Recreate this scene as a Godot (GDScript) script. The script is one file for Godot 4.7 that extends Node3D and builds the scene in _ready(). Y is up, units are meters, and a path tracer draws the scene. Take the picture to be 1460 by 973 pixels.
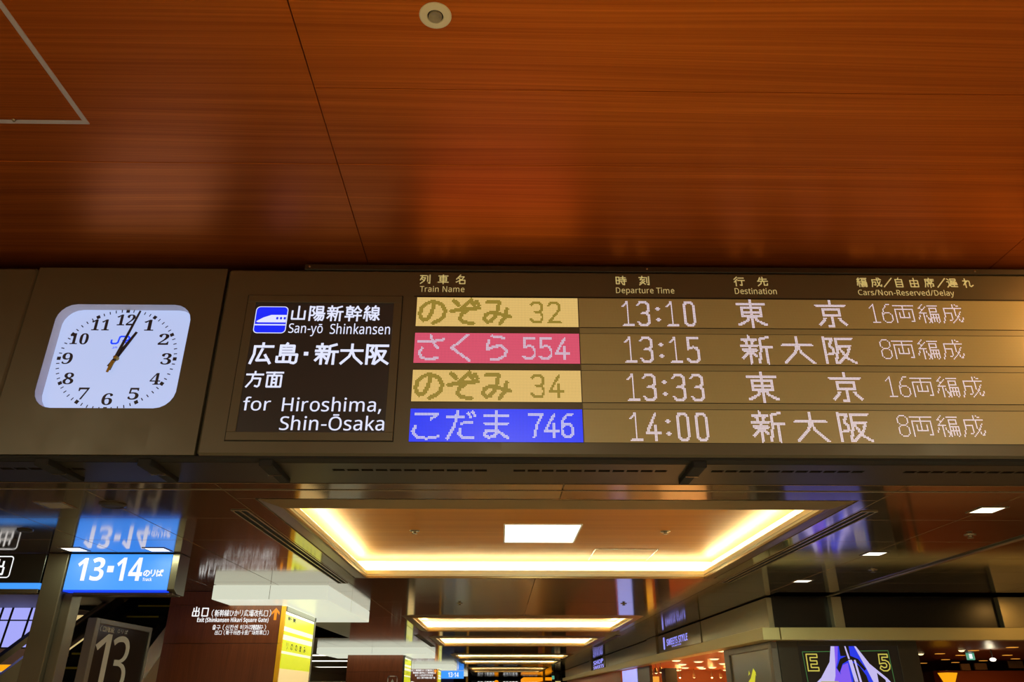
extends Node3D

# Strokes of the signs' characters on a 0-100 grid, y down: points "x y x y", strokes parted by "/".
const LEFT_MOUND := "8 8 8 95/8 10 34 10 24 34/24 34 34 46 34 58 28 64 18 64"
const THREAD := "24 4 10 22 26 24/34 14 8 44 40 40/24 44 24 96/10 58 6 80/36 56 42 74"
const STROKES := {
	"山": "50 8 50 88/12 38 12 88 88 88/88 38 88 88",
	"陽": LEFT_MOUND + "/48 8 48 42 86 42 86 8 48 8/48 25 86 25/40 52 96 52/54 54 48 68 38 80/50 64 92 64 92 80 86 95 76 92/66 66 60 80 46 94/80 66 74 82 62 96",
	"新": "28 4 28 14/8 16 50 16/18 20 22 32/40 20 36 32/5 36 53 36/29 36 29 96/8 52 50 52/27 56 6 80/32 56 48 72/88 6 62 14 62 50 54 94/62 40 96 40/81 40 81 96",
	"幹": "28 4 28 22/8 12 48 12/12 24 12 58 44 58 44 24 12 24/12 41 44 41/4 72 52 72/28 58 28 96/74 6 62 24 52 34/74 6 84 22 97 32/60 42 92 42/54 64 98 64/76 42 76 96",
	"線": THREAD + "/72 2 68 12/54 14 54 46 92 46 92 14 54 14/54 30 92 30/73 46 73 92 64 90/46 60 66 60 48 86/94 56 80 66/74 60 96 88",
	"広": "52 2 52 16/18 16 94 16/18 16 18 52 6 94/50 30 32 82 80 80/66 58 88 94",
	"島": "48 2 42 12/22 12 22 58/22 12 78 12 78 40/22 26 78 26/22 40 78 40/22 54 94 54 92 88 84 94 74 92/10 66 10 88 66 88 66 66/38 60 38 88",
	"大": "6 34 94 34/50 6 50 34 40 62 8 94/50 34 62 64 94 94",
	"阪": LEFT_MOUND + "/44 10 94 10/46 10 46 50 36 94/48 36 86 36 74 66 44 94/54 46 70 76 96 94",
	"方": "50 4 50 18/6 20 94 20/40 20 36 56 10 94/40 44 82 44 78 86 70 94 58 90",
	"面": "6 8 94 8/50 8 44 24/12 26 12 94 88 94 88 26 12 26/38 26 38 94/62 26 62 94/38 48 62 48/38 70 62 70",
	"・": "44 44 56 44 56 56 44 56 44 44",
	"列": "6 12 58 12/26 12 6 56/22 34 50 34 40 66 8 94/18 46 34 60/70 16 70 70/90 6 90 92 78 88",
	"車": "10 14 90 14/22 28 22 66 78 66 78 28 22 28/22 47 78 47/6 80 94 80/50 4 50 96",
	"名": "44 4 10 46/36 22 76 22 60 48 8 78/28 36 46 52/38 58 38 94 84 94 84 58 38 58",
	"時": "8 14 8 84 34 84 34 14 8 14/8 48 34 48/68 4 68 38/48 20 90 20/42 38 96 38/42 56 96 56/80 40 80 94 66 90/54 66 62 80",
	"刻": "30 2 30 14/4 16 60 16/30 16 12 40 38 38/52 34 10 74/54 54 6 94/34 66 56 86/72 16 72 70/90 6 90 92 78 88",
	"行": "30 4 6 28/32 28 6 56/20 46 20 96/44 14 90 14/40 40 96 40/72 40 72 92 56 88",
	"先": "28 8 14 40/22 24 86 24/50 4 50 46/6 46 94 46/38 46 34 72 8 94/62 46 62 88 90 88 92 72",
	"編": THREAD + "/46 8 96 8/54 20 54 56 44 94/54 20 90 20 90 38 54 38/56 50 56 96/56 50 94 50 94 92 88 96/69 50 69 92/82 50 82 92/56 70 94 70",
	"成": "12 22 12 58 4 94/12 22 94 22/12 46 42 46 40 78 26 76/58 4 62 50 76 84 92 92 94 76/86 40 70 72 48 94/72 4 84 14",
	"／": "96 4 4 96",
	"自": "50 2 42 16/20 18 20 96 80 96 80 18 20 18/20 44 80 44/20 70 80 70",
	"由": "14 28 14 94 86 94 86 28 14 28/14 60 86 60/50 4 50 94",
	"席": "52 2 52 12/16 14 94 14/16 14 16 56 6 94/24 30 92 30/42 20 42 48 74 48 74 20/58 48 58 98/32 60 32 90/32 60 86 60 86 86 76 86",
	"遅": "12 8 24 20/6 38 22 38 22 72/4 94 22 74 40 88 96 90/40 8 40 40 32 74/40 8 88 8 88 26 40 26/52 32 58 40/78 32 72 40/46 44 92 44/44 56 94 56/40 68 96 68/68 44 68 82",
	"れ": "26 6 26 96/8 28 38 26 8 70/26 48 50 26 64 28 66 50 62 78 74 88 94 74",
	"東": "8 16 92 16/20 28 20 60 80 60 80 28 20 28/20 44 80 44/50 4 50 96/46 60 30 78 8 90/54 60 70 78 92 90",
	"京": "50 4 50 16/6 18 94 18/24 32 24 56 76 56 76 32 24 32/50 56 50 92 38 92/28 66 10 88/72 66 90 88",
	"両": "6 8 94 8/50 8 50 66/12 26 12 96/12 26 88 26 88 96 74 94/30 44 30 66 70 66 70 44",
	"の": "52 20 50 40 44 62 34 78 22 82 12 74 8 58 12 38 24 22 44 12 64 14 82 24 92 44 90 64 78 80 54 92",
	"ぞ": "12 8 28 24/70 4 54 22 34 40 4 48 40 42 96 36/60 42 40 58 34 76 46 90 78 92/74 14 82 28/88 10 96 24",
	"み": "16 12 56 12 52 40 42 68 30 84 18 88 8 78 10 62 24 54 46 54 94 68/82 40 78 66 60 92",
	"さ": "8 26 60 26 92 20/48 6 56 30 74 52/22 52 12 68 20 84 36 90 74 88",
	"く": "62 4 10 50 70 96",
	"ら": "34 6 48 10 74 12/22 22 18 56 40 44 66 42 82 58 76 78 54 90 30 92",
	"こ": "14 14 82 14 62 30/14 56 6 72 18 88 50 94 86 88",
	"だ": "4 24 56 24/36 6 28 50 6 94/50 46 60 40 84 42/46 64 42 80 54 92 88 92/70 10 78 24/84 6 92 20",
	"ま": "12 20 88 20/16 44 84 44/52 4 52 72 44 86 26 90 14 82 18 70 36 66 56 70 88 92",
	"り": "20 6 16 30 20 52/70 8 76 40 68 70 46 92",
	"ば": "14 8 8 48 16 92/34 30 94 30/66 8 66 72 54 88 38 84 42 70 64 70 90 86/78 6 82 16/92 2 96 12",
	"ひ": "10 18 36 16 20 50 24 82 48 92 70 70 72 30 72 14 80 36 94 52",
	"か": "8 30 56 30 58 60 48 90 34 82/38 6 28 50 8 90/74 26 88 46 92 64",
	"出": "50 4 50 92/18 16 18 44 82 44 82 16/10 54 10 92 90 92 90 54",
	"口": "14 14 14 92 86 92 86 14 14 14",
	"場": "6 32 36 32/21 6 21 76/4 82 38 72/50 6 50 40 86 40 86 6 50 6/50 23 86 23/40 50 98 50/54 52 38 78/50 64 92 64 90 84 82 95 72 90/64 66 46 92/78 66 60 94",
	"改": "8 14 40 14 40 46 10 46 10 84 42 72/62 4 50 40/58 24 96 24/84 26 74 62 44 96/56 42 70 74 96 96",
	"札": "6 26 46 26/28 4 28 96/26 32 4 66/32 40 46 56/64 6 64 88 92 88 94 68",
	"階": LEFT_MOUND + "/46 8 46 44 64 38/46 24 62 24/74 8 74 40 94 40/74 24 90 18/50 56 50 94 90 94 90 56 50 56/50 74 90 74/70 46 64 56",
	"段": "38 6 14 14 14 94/14 36 40 36/14 56 40 56/4 82 44 76/56 8 54 30 46 40/56 8 80 8 80 32 94 34/50 52 88 52 72 78 46 96/56 60 72 82 96 96",
	"干": "12 12 88 12/6 48 94 48/50 12 50 96",
	"线": "30 4 10 30 34 30/34 30 8 62 40 56/6 86 42 76/50 30 92 24/48 52 96 46/66 4 74 60 94 94/90 60 56 94",
	"西": "6 12 94 12/14 34 14 94 86 94 86 34 14 34/38 12 36 60 20 70/62 12 62 62 82 66",
	"卡": "50 4 50 52/50 24 84 24/6 52 94 52/50 52 50 98/50 66 76 78",
	"里": "18 8 18 52 82 52 82 8 18 8/18 30 82 30/50 8 50 92/14 72 86 72/6 92 94 92",
	"广": "50 2 50 16/16 18 94 18/18 18 18 54 6 94",
	"场": "6 32 34 32/20 6 20 76/4 82 36 72/44 12 86 12 50 44 92 44 88 88 76 92/66 46 44 84/80 46 58 92",
	"剪": "28 4 34 14/70 4 64 14/6 18 94 18/14 28 14 62/14 28 46 28 46 60/14 42 46 42/66 28 66 54/84 26 84 60/12 70 82 70 76 96 62 94/44 70 14 96",
	"票": "8 8 92 8/16 22 16 42 84 42 84 22 16 22/40 8 40 42/60 8 60 42/20 54 80 54/6 68 94 68/50 68 50 96/28 76 12 92/72 76 90 90",
	"출": "50 2 50 10/20 14 80 14/50 14 22 38/50 14 78 38/8 48 92 48/50 48 50 62/22 66 78 66 78 78 22 78 22 92 80 92",
	"구": "18 14 78 14 74 44/6 60 94 60/50 60 50 98",
	"신": "38 8 36 30 8 56/38 30 60 54/84 4 84 66/26 66 26 92 88 92",
	"칸": "12 12 54 12 48 36 14 60/14 34 50 34/78 2 78 68/78 34 96 34/26 68 26 92 86 92",
	"센": "26 8 24 30 4 56/26 30 46 54/44 32 60 32/64 4 64 64/86 2 86 68/26 68 26 92 90 92",
	"히": "32 6 32 14/8 22 58 22/32 34 14 44 14 64 32 76 50 64 50 44 32 34/84 2 84 98",
	"카": "10 14 56 14 48 54 12 84/12 44 52 44/78 2 78 98/78 46 98 46",
	"리": "10 12 56 12 56 42 12 42 12 78 40 78 62 72/84 2 84 98",
	"광": "12 8 50 8 48 34/30 30 30 46/6 48 60 46/78 2 78 58/78 30 96 30/50 62 26 68 26 88 50 96 76 88 76 68 50 62",
	"장": "8 10 56 10/34 12 8 50/36 26 58 50/78 2 78 58/78 30 96 30/50 62 26 68 26 88 50 96 76 88 76 68 50 62",
	"개": "8 14 46 14 40 52 10 80/62 6 62 92/62 46 84 46/84 2 84 98",
	"찰": "32 2 32 10/8 14 58 14/32 14 8 46/34 26 56 46/78 2 78 54/78 26 96 26/24 62 80 62 80 76 24 76 24 92 84 92",
	"(": "74 0 50 30 50 70 74 100", ")": "26 0 50 30 50 70 26 100",
	"0": "30 4 66 4 84 20 84 80 66 96 32 96 14 80 14 20 30 4",
	"1": "18 22 50 4 50 96/22 96 80 96",
	"2": "12 18 30 4 66 4 84 20 80 40 12 96 90 96",
	"3": "12 16 30 4 66 4 84 18 84 36 64 48 40 48 64 48 86 62 86 82 68 96 30 96 10 84",
	"4": "68 4 8 72 94 72/64 46 64 98",
	"5": "86 4 20 4 16 46 46 40 70 42 86 58 86 80 66 96 30 96 10 86",
	"6": "78 4 48 6 20 30 14 64 16 80 32 96 66 96 84 80 84 60 66 46 36 46 18 58",
	"7": "8 4 90 4 56 50 40 96",
	"8": "34 4 64 4 80 16 80 34 64 46 34 46 18 34 18 16 34 4/34 46 12 60 12 82 32 96 66 96 86 82 86 60 64 46",
	":": "45 30 55 30 55 33 45 33/45 71 55 71 55 74 45 74",
}
# the same for the small 16-dot LED characters, in dots
const SMALL := {
	"両": "0 1 15 1/7 1 7 11/1 4 1 15/1 4 14 4 14 14 12 14/4 7 4 11 11 11 11 7",
	"編": "4 0 1 3 4 4/6 2 1 7 6 7/4 7 4 15/1 9 0 12/6 9 7 12/8 1 15 1/9 3 9 8 8 14 7 15/9 3 14 3 14 6 9 6/9 8 9 15/9 8 15 8 15 14 14 15/11 8 11 14/13 8 13 14/9 11 15 11",
	"成": "2 3 2 9 0 15/2 3 15 3/2 7 7 7 7 12 5 13/9 0 10 8 12 13 14 14 15 11/14 6 11 11 7 15/11 0 13 1",
	"1": "0 3 3 0 3 15/1 15 6 15",
	"6": "6 0 4 0 1 4 0 8 0 13 2 15 5 15 7 13 7 9 5 7 2 7 1 8",
	"8": "2 0 5 0 7 2 7 5 5 7 2 7 0 5 0 2 2 0/2 7 0 9 0 13 2 15 5 15 7 13 7 9 5 7",
}
const CEIL := 2.6          # underside of the metal ceiling
const WOOD := 3.66         # underside of the wooden ceiling
const FACE := -3.45        # front of the departure board
const PITCH := 0.00688     # distance between two LED dots

var M := {}
var used := {}
var glyphs := {}
var faces := {}


func _ready() -> void:
	camera_and_light()
	materials()
	structure()
	board()
	screen()
	clock()
	ceiling_fittings()
	left_side()
	right_side()
	far_end()
	near_hall()


# ------------------------------------------------------------------ camera, sky, light
func camera_and_light() -> void:
	var cam := Camera3D.new()
	cam.name = "camera"
	add_child(cam)
	cam.position = Vector3(0, 1.6, 0)
	cam.rotation = Vector3(deg_to_rad(25.0), deg_to_rad(-0.82), 0)
	cam.fov = rad_to_deg(2.0 * atan(486.5 / 1080.0))
	cam.near = 0.05
	cam.far = 200.0
	cam.current = true
	var we := WorldEnvironment.new()
	we.name = "environment"
	var e := Environment.new()
	e.background_mode = Environment.BG_COLOR
	e.background_color = Color.BLACK
	e.tonemap_mode = Environment.TONE_MAPPER_LINEAR
	e.tonemap_exposure = 1.0
	e.sdfgi_enabled = true
	e.ssao_enabled = true
	e.ssil_enabled = true
	we.environment = e
	add_child(we)


const WARM := Color(1.0, 0.94, 0.78)
const COVE := Color(0.95, 1.0, 0.82)


func area(called: String, at: Vector3, size: Vector2, towards: Vector3, col: Color, energy: float) -> void:
	var l := AreaLight3D.new()
	l.name = called
	l.area_size = size
	l.light_color = col
	l.light_energy = energy
	l.area_range = 60.0
	l.area_attenuation = 2.0
	l.shadow_enabled = true
	var up := Vector3.UP if absf(towards.normalized().y) < 0.9 else Vector3(0, 0, -1)
	l.transform = Transform3D(Basis.looking_at(towards, up), at)
	add_child(l, true)


func omni(called: String, at: Vector3, size: float, col: Color, energy: float) -> void:
	var l := OmniLight3D.new()
	l.name = called
	l.light_size = size
	l.light_color = col
	l.light_energy = energy
	l.omni_range = 40.0
	l.omni_attenuation = 2.0
	l.shadow_enabled = true
	l.position = at
	add_child(l, true)


# ------------------------------------------------------------------ materials
func c8(r: int, g: int, b: int) -> Color:
	return Color8(r, g, b)


func mat(key: String, col: Color, rough := 0.6, metal := 0.0) -> StandardMaterial3D:
	var m := StandardMaterial3D.new()
	m.resource_name = key
	m.albedo_color = col
	m.roughness = rough
	m.metallic = metal
	M[key] = m
	return m


func glow(key: String, col: Color, energy := 1.0, albedo := Color(0.03, 0.03, 0.03)) -> StandardMaterial3D:
	var m := mat(key, albedo, 0.3)
	m.emission_enabled = true
	m.emission = col
	m.emission_energy_multiplier = energy
	return m


func noise(freq: float, sd: int, octaves := 3) -> FastNoiseLite:
	var n := FastNoiseLite.new()
	n.noise_type = FastNoiseLite.TYPE_SIMPLEX_SMOOTH
	n.frequency = freq
	n.seed = sd
	n.fractal_octaves = octaves
	return n


func grain_image(w: int, h: int, dark: Color, light: Color, sd: int, upright := false) -> ImageTexture:
	# wood veneer: long fibres along the image's x, wandering bands across
	var im := Image.create(w, h, false, Image.FORMAT_RGB8)
	var wave := noise(0.004, sd, 2)
	var band := noise(0.03, sd + 1, 3)
	var fibre := noise(0.12, sd + 2, 2)
	for y in h:
		for x in w:
			var yy := y + 18.0 * wave.get_noise_2d(x * 0.55, y * 0.6)
			var t := 0.55 + 0.34 * band.get_noise_2d(x * 0.035, yy) + 0.34 * fibre.get_noise_2d(x * 0.06, yy * 1.7)
			im.set_pixel(x, y, dark.lerp(light, clampf(t, 0.0, 1.0)))
	if upright:
		im.rotate_90(CLOCKWISE)
	return ImageTexture.create_from_image(im)


func smudge_image(dark: float, light: float, freq: float, sd: int) -> ImageTexture:
	var im := Image.create(256, 256, false, Image.FORMAT_RGB8)
	var n := noise(freq, sd, 4)
	for y in 256:
		for x in 256:
			var v := lerpf(dark, light, clampf(0.5 + 0.7 * n.get_noise_2d(x, y), 0.0, 1.0))
			im.set_pixel(x, y, Color(v, v, v))
	return ImageTexture.create_from_image(im)


func triplanar(m: StandardMaterial3D, scale: Vector3, offset := Vector3.ZERO) -> void:
	m.uv1_triplanar = true
	m.uv1_world_triplanar = true
	m.uv1_triplanar_sharpness = 8.0
	m.uv1_scale = scale
	m.uv1_offset = offset


func materials() -> void:
	var grain := grain_image(512, 1024, c8(164, 80, 22), c8(218, 118, 38), 11)
	var smudge := smudge_image(0.75, 1.0, 0.02, 5)
	var m := mat("mahogany veneer", Color.WHITE, 0.41)
	m.albedo_texture = grain
	m.metallic = 0.94
	triplanar(m, Vector3(0.16, 0.45, 0.45), Vector3(0.47, 0.1, 0.2))
	m = mat("cove veneer", Color.WHITE, 0.5, 0.6)
	m.albedo_texture = grain_image(256, 512, c8(186, 118, 34), c8(214, 148, 54), 21)
	triplanar(m, Vector3(0.16, 0.45, 0.45), Vector3(0.1, 0.3, 0.6))
	m = mat("pillar veneer", Color.WHITE, 0.3)
	m.albedo_texture = grain_image(256, 512, c8(92, 44, 26), c8(124, 64, 38), 31, true)
	m.uv1_scale = Vector3(1, 1, 1)
	m = mat("board metal", c8(86, 82, 64), 0.45, 0.25)
	m.roughness_texture = smudge
	triplanar(m, Vector3(0.6, 0.6, 0.6))
	mat("board dark", c8(44, 38, 28), 0.5, 0.2)
	mat("underside metal", c8(46, 40, 29), 0.4, 0.3)
	mat("row divider", c8(150, 146, 108), 0.4)
	mat("slot black", c8(14, 12, 10), 0.8)
	glow("header glow", c8(198, 186, 124), 0.5, c8(190, 180, 130))  # emission added so the printed headings read brighter
	m = mat("ceiling metal", c8(146, 128, 104), 0.105, 0.85)
	m.roughness_texture = smudge
	triplanar(m, Vector3(0.5, 0.5, 0.5))
	mat("ceiling joint", c8(30, 26, 20), 0.6)
	mat("bronze trim", c8(138, 114, 78), 0.36, 0.7)
	mat("steel trim", c8(150, 140, 120), 0.25, 0.8)
	mat("dark steel", c8(74, 70, 66), 0.35, 0.6)
	mat("column steel", c8(98, 90, 76), 0.32, 0.6)
	mat("black panel", c8(24, 23, 22), 0.25)
	mat("cove white", c8(225, 222, 205), 0.6)
	mat("cream tile", c8(205, 190, 150), 0.35)
	mat("stone floor", c8(198, 186, 166), 0.25)
	mat("plaster", c8(150, 138, 116), 0.7)
	mat("void black", c8(20, 18, 17), 0.7)
	mat("fascia metal", c8(172, 164, 136), 0.3, 0.5)
	mat("ledge metal", c8(206, 196, 146), 0.4, 0.35)
	mat("grey panel", c8(140, 132, 110), 0.2, 0.1)
	mat("frame grey", c8(120, 114, 112), 0.4, 0.3)
	mat("orange paint", c8(240, 170, 10), 0.5)
	mat("lime paper", c8(198, 205, 20), 0.5)
	mat("white paint", c8(238, 238, 238), 0.5)
	mat("silver lettering", c8(205, 200, 198), 0.4)
	mat("shop veneer", c8(200, 108, 40), 0.4)
	mat("shop dark", c8(70, 38, 20), 0.35)
	mat("shop wall", c8(150, 84, 40), 0.6)
	mat("rail rubber", c8(18, 18, 19), 0.3)
	mat("brushed steel", c8(170, 165, 158), 0.25, 0.9)
	mat("yellow nosing", c8(206, 190, 40), 0.5)
	mat("clock ink", c8(48, 46, 60), 0.5)
	mat("clock brass", c8(168, 142, 60), 0.35, 0.6)
	mat("clock rim", c8(206, 210, 224), 0.4)
	glow("logo blue", c8(24, 70, 250), 0.9, c8(24, 70, 240))
	mat("sign frame", c8(122, 116, 114), 0.4, 0.4)
	mat("board blue", c8(44, 52, 110), 0.5)
	mat("lamp off", c8(150, 142, 116), 0.4)
	mat("speaker grille", c8(60, 56, 50), 0.6, 0.3)
	mat("spot ring", c8(224, 220, 186), 0.4)
	mat("hatch frame", c8(178, 174, 182), 0.4, 0.2)
	glow("clock dial light", c8(190, 208, 255), 0.82, c8(110, 116, 130))
	glow("screen black", c8(34, 31, 25), 0.5, c8(20, 20, 20))
	glow("screen white", c8(226, 230, 255), 1.0)
	glow("screen blue", c8(10, 40, 250), 1.0)
	glow("blue sign light", c8(62, 148, 255), 1.15)
	M["blue sign light"].roughness = 0.7
	glow("blue edge light", c8(20, 70, 255), 1.0)
	glow("white sign light", c8(255, 255, 255), 1.0)
	glow("light box glow", c8(226, 230, 208), 0.84, c8(120, 120, 110))
	glow("strip lamp glow", c8(255, 250, 228), 2.2)
	glow("panel lamp glow", c8(255, 248, 230), 2.6)
	glow("downlight glow", c8(255, 246, 222), 2.4)
	glow("warm spot glow", c8(255, 226, 160), 2.2)
	glow("amber strip glow", c8(255, 170, 60), 0.9)
	glow("lavender screen glow", c8(168, 170, 250), 1.0)
	glow("purple sign glow", c8(150, 150, 255), 1.0)
	glow("poster blue glow", c8(40, 60, 240), 0.9)
	glow("poster pale glow", c8(205, 195, 250), 0.9)
	glow("poster violet glow", c8(135, 95, 250), 0.9)
	glow("poster ink glow", c8(30, 24, 18), 0.6)
	glow("poster yellow glow", c8(220, 205, 90), 0.8)
	glow("poster green glow", c8(70, 130, 70), 0.7)
	glow("exit green glow", c8(90, 170, 140), 0.9)
	glow("lampshade glow", c8(255, 170, 20), 1.0)
	glow("leaf sign glow", c8(208, 205, 20), 0.9)
	glow("orange sign glow", c8(255, 150, 10), 1.0)
	glow("lime display light", c8(205, 212, 20), 0.75, c8(200, 205, 40))
	glow("white display light", c8(232, 230, 210), 0.75, c8(220, 220, 210))
	glow("peach display light", c8(235, 205, 140), 0.75, c8(225, 200, 150))


# ------------------------------------------------------------------ shapes
func S() -> SurfaceTool:
	var st := SurfaceTool.new()
	st.begin(Mesh.PRIMITIVE_TRIANGLES)
	return st


func tri(st: SurfaceTool, a: Vector3, b: Vector3, c: Vector3, n: Vector3, ua := Vector2.ZERO, ub := Vector2.ZERO, uc := Vector2.ZERO) -> void:
	var flip := (b - a).cross(c - a).dot(n) > 0.0
	var p := [a, c, b] if flip else [a, b, c]
	var u := [ua, uc, ub] if flip else [ua, ub, uc]
	for i in 3:
		st.set_normal(n)
		st.set_uv(u[i])
		st.add_vertex(p[i])


func quad(st: SurfaceTool, a: Vector3, b: Vector3, c: Vector3, d: Vector3, n: Vector3) -> void:
	tri(st, a, b, c, n, Vector2(0, 1), Vector2(1, 1), Vector2(1, 0))
	tri(st, a, c, d, n, Vector2(0, 1), Vector2(1, 0), Vector2(0, 0))


func box(st: SurfaceTool, lo: Vector3, hi: Vector3) -> void:
	var a := lo.min(hi)
	var b := lo.max(hi)
	quad(st, Vector3(a.x, a.y, b.z), Vector3(b.x, a.y, b.z), Vector3(b.x, b.y, b.z), Vector3(a.x, b.y, b.z), Vector3(0, 0, 1))
	quad(st, Vector3(b.x, a.y, a.z), Vector3(a.x, a.y, a.z), Vector3(a.x, b.y, a.z), Vector3(b.x, b.y, a.z), Vector3(0, 0, -1))
	quad(st, Vector3(b.x, a.y, b.z), Vector3(b.x, a.y, a.z), Vector3(b.x, b.y, a.z), Vector3(b.x, b.y, b.z), Vector3(1, 0, 0))
	quad(st, Vector3(a.x, a.y, a.z), Vector3(a.x, a.y, b.z), Vector3(a.x, b.y, b.z), Vector3(a.x, b.y, a.z), Vector3(-1, 0, 0))
	quad(st, Vector3(a.x, b.y, b.z), Vector3(b.x, b.y, b.z), Vector3(b.x, b.y, a.z), Vector3(a.x, b.y, a.z), Vector3(0, 1, 0))
	quad(st, Vector3(a.x, a.y, a.z), Vector3(b.x, a.y, a.z), Vector3(b.x, a.y, b.z), Vector3(a.x, a.y, b.z), Vector3(0, -1, 0))


func cbox(st: SurfaceTool, lo: Vector3, hi: Vector3, r: float) -> void:
	# a box with chamfered edges
	var a := lo.min(hi)
	var b := lo.max(hi)
	var mid := (a + b) / 2.0
	var half := (b - a) / 2.0
	r = minf(r, minf(half.x, minf(half.y, half.z)) * 0.9)
	var pt := func(s: Vector3, axis: int) -> Vector3:
		var h := half - Vector3(r, r, r)
		h[axis] = half[axis]
		return mid + s * h
	for axis in 3:
		var u := (axis + 1) % 3
		var v := (axis + 2) % 3
		for sg in [-1.0, 1.0]:
			var s := Vector3.ONE
			s[axis] = sg
			var n := Vector3.ZERO
			n[axis] = sg
			var q: Array[Vector3] = []
			for k in [[-1, -1], [1, -1], [1, 1], [-1, 1]]:
				s[u] = k[0]
				s[v] = k[1]
				q.append(pt.call(s, axis))
			quad(st, q[0], q[1], q[2], q[3], n)
			for sv in [-1.0, 1.0]:
				var t := Vector3.ONE
				t[axis] = sg
				t[u] = sv
				var t2 := t
				t[v] = -1.0
				t2[v] = 1.0
				var en := Vector3.ZERO
				en[axis] = sg
				en[u] = sv
				quad(st, pt.call(t, axis), pt.call(t2, axis), pt.call(t2, u), pt.call(t, u), en.normalized())
	for sx in [-1.0, 1.0]:
		for sy in [-1.0, 1.0]:
			for sz in [-1.0, 1.0]:
				var s := Vector3(sx, sy, sz)
				tri(st, pt.call(s, 0), pt.call(s, 1), pt.call(s, 2), s.normalized())


func bar(st: SurfaceTool, a: Vector3, b: Vector3, w: float, h: float) -> void:
	# a straight bar from a to b, w wide (sideways) and h high
	var d := (b - a).normalized()
	var side := d.cross(Vector3.UP)
	side = Vector3.RIGHT if side.length() < 0.01 else side.normalized()
	var up := side.cross(d).normalized()
	var p := func(e: Vector3, i: float, j: float) -> Vector3: return e + side * w * 0.5 * i + up * h * 0.5 * j
	for k in [[1, 0], [-1, 0], [0, 1], [0, -1]]:
		var n: Vector3 = side * k[0] + up * k[1]
		var i0: float = k[0] if k[0] else -1
		var i1: float = k[0] if k[0] else 1
		var j0: float = k[1] if k[1] else -1
		var j1: float = k[1] if k[1] else 1
		quad(st, p.call(a, i0, j0), p.call(b, i0, j0), p.call(b, i1, j1), p.call(a, i1, j1), n)
	quad(st, p.call(a, -1, -1), p.call(a, 1, -1), p.call(a, 1, 1), p.call(a, -1, 1), -d)
	quad(st, p.call(b, -1, -1), p.call(b, 1, -1), p.call(b, 1, 1), p.call(b, -1, 1), d)


func lathe(st: SurfaceTool, profile: Array, xf: Transform3D, n := 24) -> void:
	# profile: Vector2(radius, height) from the axis outwards and round; axis = local y
	for i in profile.size() - 1:
		var p: Vector2 = profile[i]
		var q: Vector2 = profile[i + 1]
		var nr := Vector2(q.y - p.y, p.x - q.x).normalized()
		for k in n:
			var a0 := TAU * k / n
			var a1 := TAU * (k + 1) / n
			var am := (a0 + a1) / 2.0
			var nn := xf.basis * Vector3(cos(am) * nr.x, nr.y, sin(am) * nr.x)
			var v00 := xf * Vector3(cos(a0) * p.x, p.y, sin(a0) * p.x)
			var v01 := xf * Vector3(cos(a1) * p.x, p.y, sin(a1) * p.x)
			var v10 := xf * Vector3(cos(a0) * q.x, q.y, sin(a0) * q.x)
			var v11 := xf * Vector3(cos(a1) * q.x, q.y, sin(a1) * q.x)
			if p.x > 0.0001:
				tri(st, v00, v01, v11, nn)
			if q.x > 0.0001:
				tri(st, v00, v11, v10, nn)


func flat(st: SurfaceTool, pts: PackedVector2Array, xf: Transform3D) -> void:
	var idx := Geometry2D.triangulate_polygon(pts)
	for i in range(0, idx.size(), 3):
		var q: Array[Vector3] = []
		for k in 3:
			var v := pts[idx[i + k]]
			q.append(xf * Vector3(v.x, v.y, 0))
		tri(st, q[0], q[1], q[2], xf.basis.z.normalized())


func prism(st: SurfaceTool, pts: PackedVector2Array, depth: float, xf: Transform3D) -> void:
	# an outline in local xy, front at z = 0, back at z = -depth
	flat(st, pts, xf)
	var back := xf * Transform3D(Basis.from_scale(Vector3(1, 1, -1)), Vector3(0, 0, -depth))
	flat(st, pts, back)
	var turn := 1.0 if Geometry2D.is_polygon_clockwise(pts) else -1.0
	for i in pts.size():
		var a := pts[i]
		var b := pts[(i + 1) % pts.size()]
		var n2 := (b - a).orthogonal().normalized() * turn
		quad(st, xf * Vector3(a.x, a.y, 0), xf * Vector3(b.x, b.y, 0), xf * Vector3(b.x, b.y, -depth), xf * Vector3(a.x, a.y, -depth), xf.basis * Vector3(n2.x, n2.y, 0))


func strokes(ch: String) -> Array:
	if not glyphs.has(ch):
		var out := []
		for s in STROKES[ch].split("/"):
			var nums: PackedFloat64Array = s.split_floats(" ")
			var line := PackedVector2Array()
			for i in range(0, nums.size(), 2):
				line.append(Vector2(nums[i], nums[i + 1]) / 100.0)
			out.append(line)
		glyphs[ch] = out
	return glyphs[ch]


func ribbon(st: SurfaceTool, pts: PackedVector2Array, w: float, xf: Transform3D) -> void:
	var n := xf.basis.z.normalized()
	for i in pts.size() - 1:
		var d := (pts[i + 1] - pts[i]).normalized()
		var a := pts[i] - (d * w * 0.5 if i == 0 else Vector2.ZERO)
		var b := pts[i + 1] + (d * w * 0.5 if i == pts.size() - 2 else Vector2.ZERO)
		var o := d.orthogonal() * w * 0.5
		quad(st, xf * Vector3(a.x - o.x, a.y - o.y, 0), xf * Vector3(b.x - o.x, b.y - o.y, 0), xf * Vector3(b.x + o.x, b.y + o.y, 0), xf * Vector3(a.x + o.x, a.y + o.y, 0), n)
		if i > 0:
			for k in 8:
				var u := Vector2.from_angle(TAU * k / 8.0) * w * 0.5
				var v := Vector2.from_angle(TAU * (k + 1) / 8.0) * w * 0.5
				var c := pts[i]
				tri(st, xf * Vector3(c.x, c.y, 0), xf * Vector3(c.x + u.x, c.y + u.y, 0), xf * Vector3(c.x + v.x, c.y + v.y, 0), n)


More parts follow.
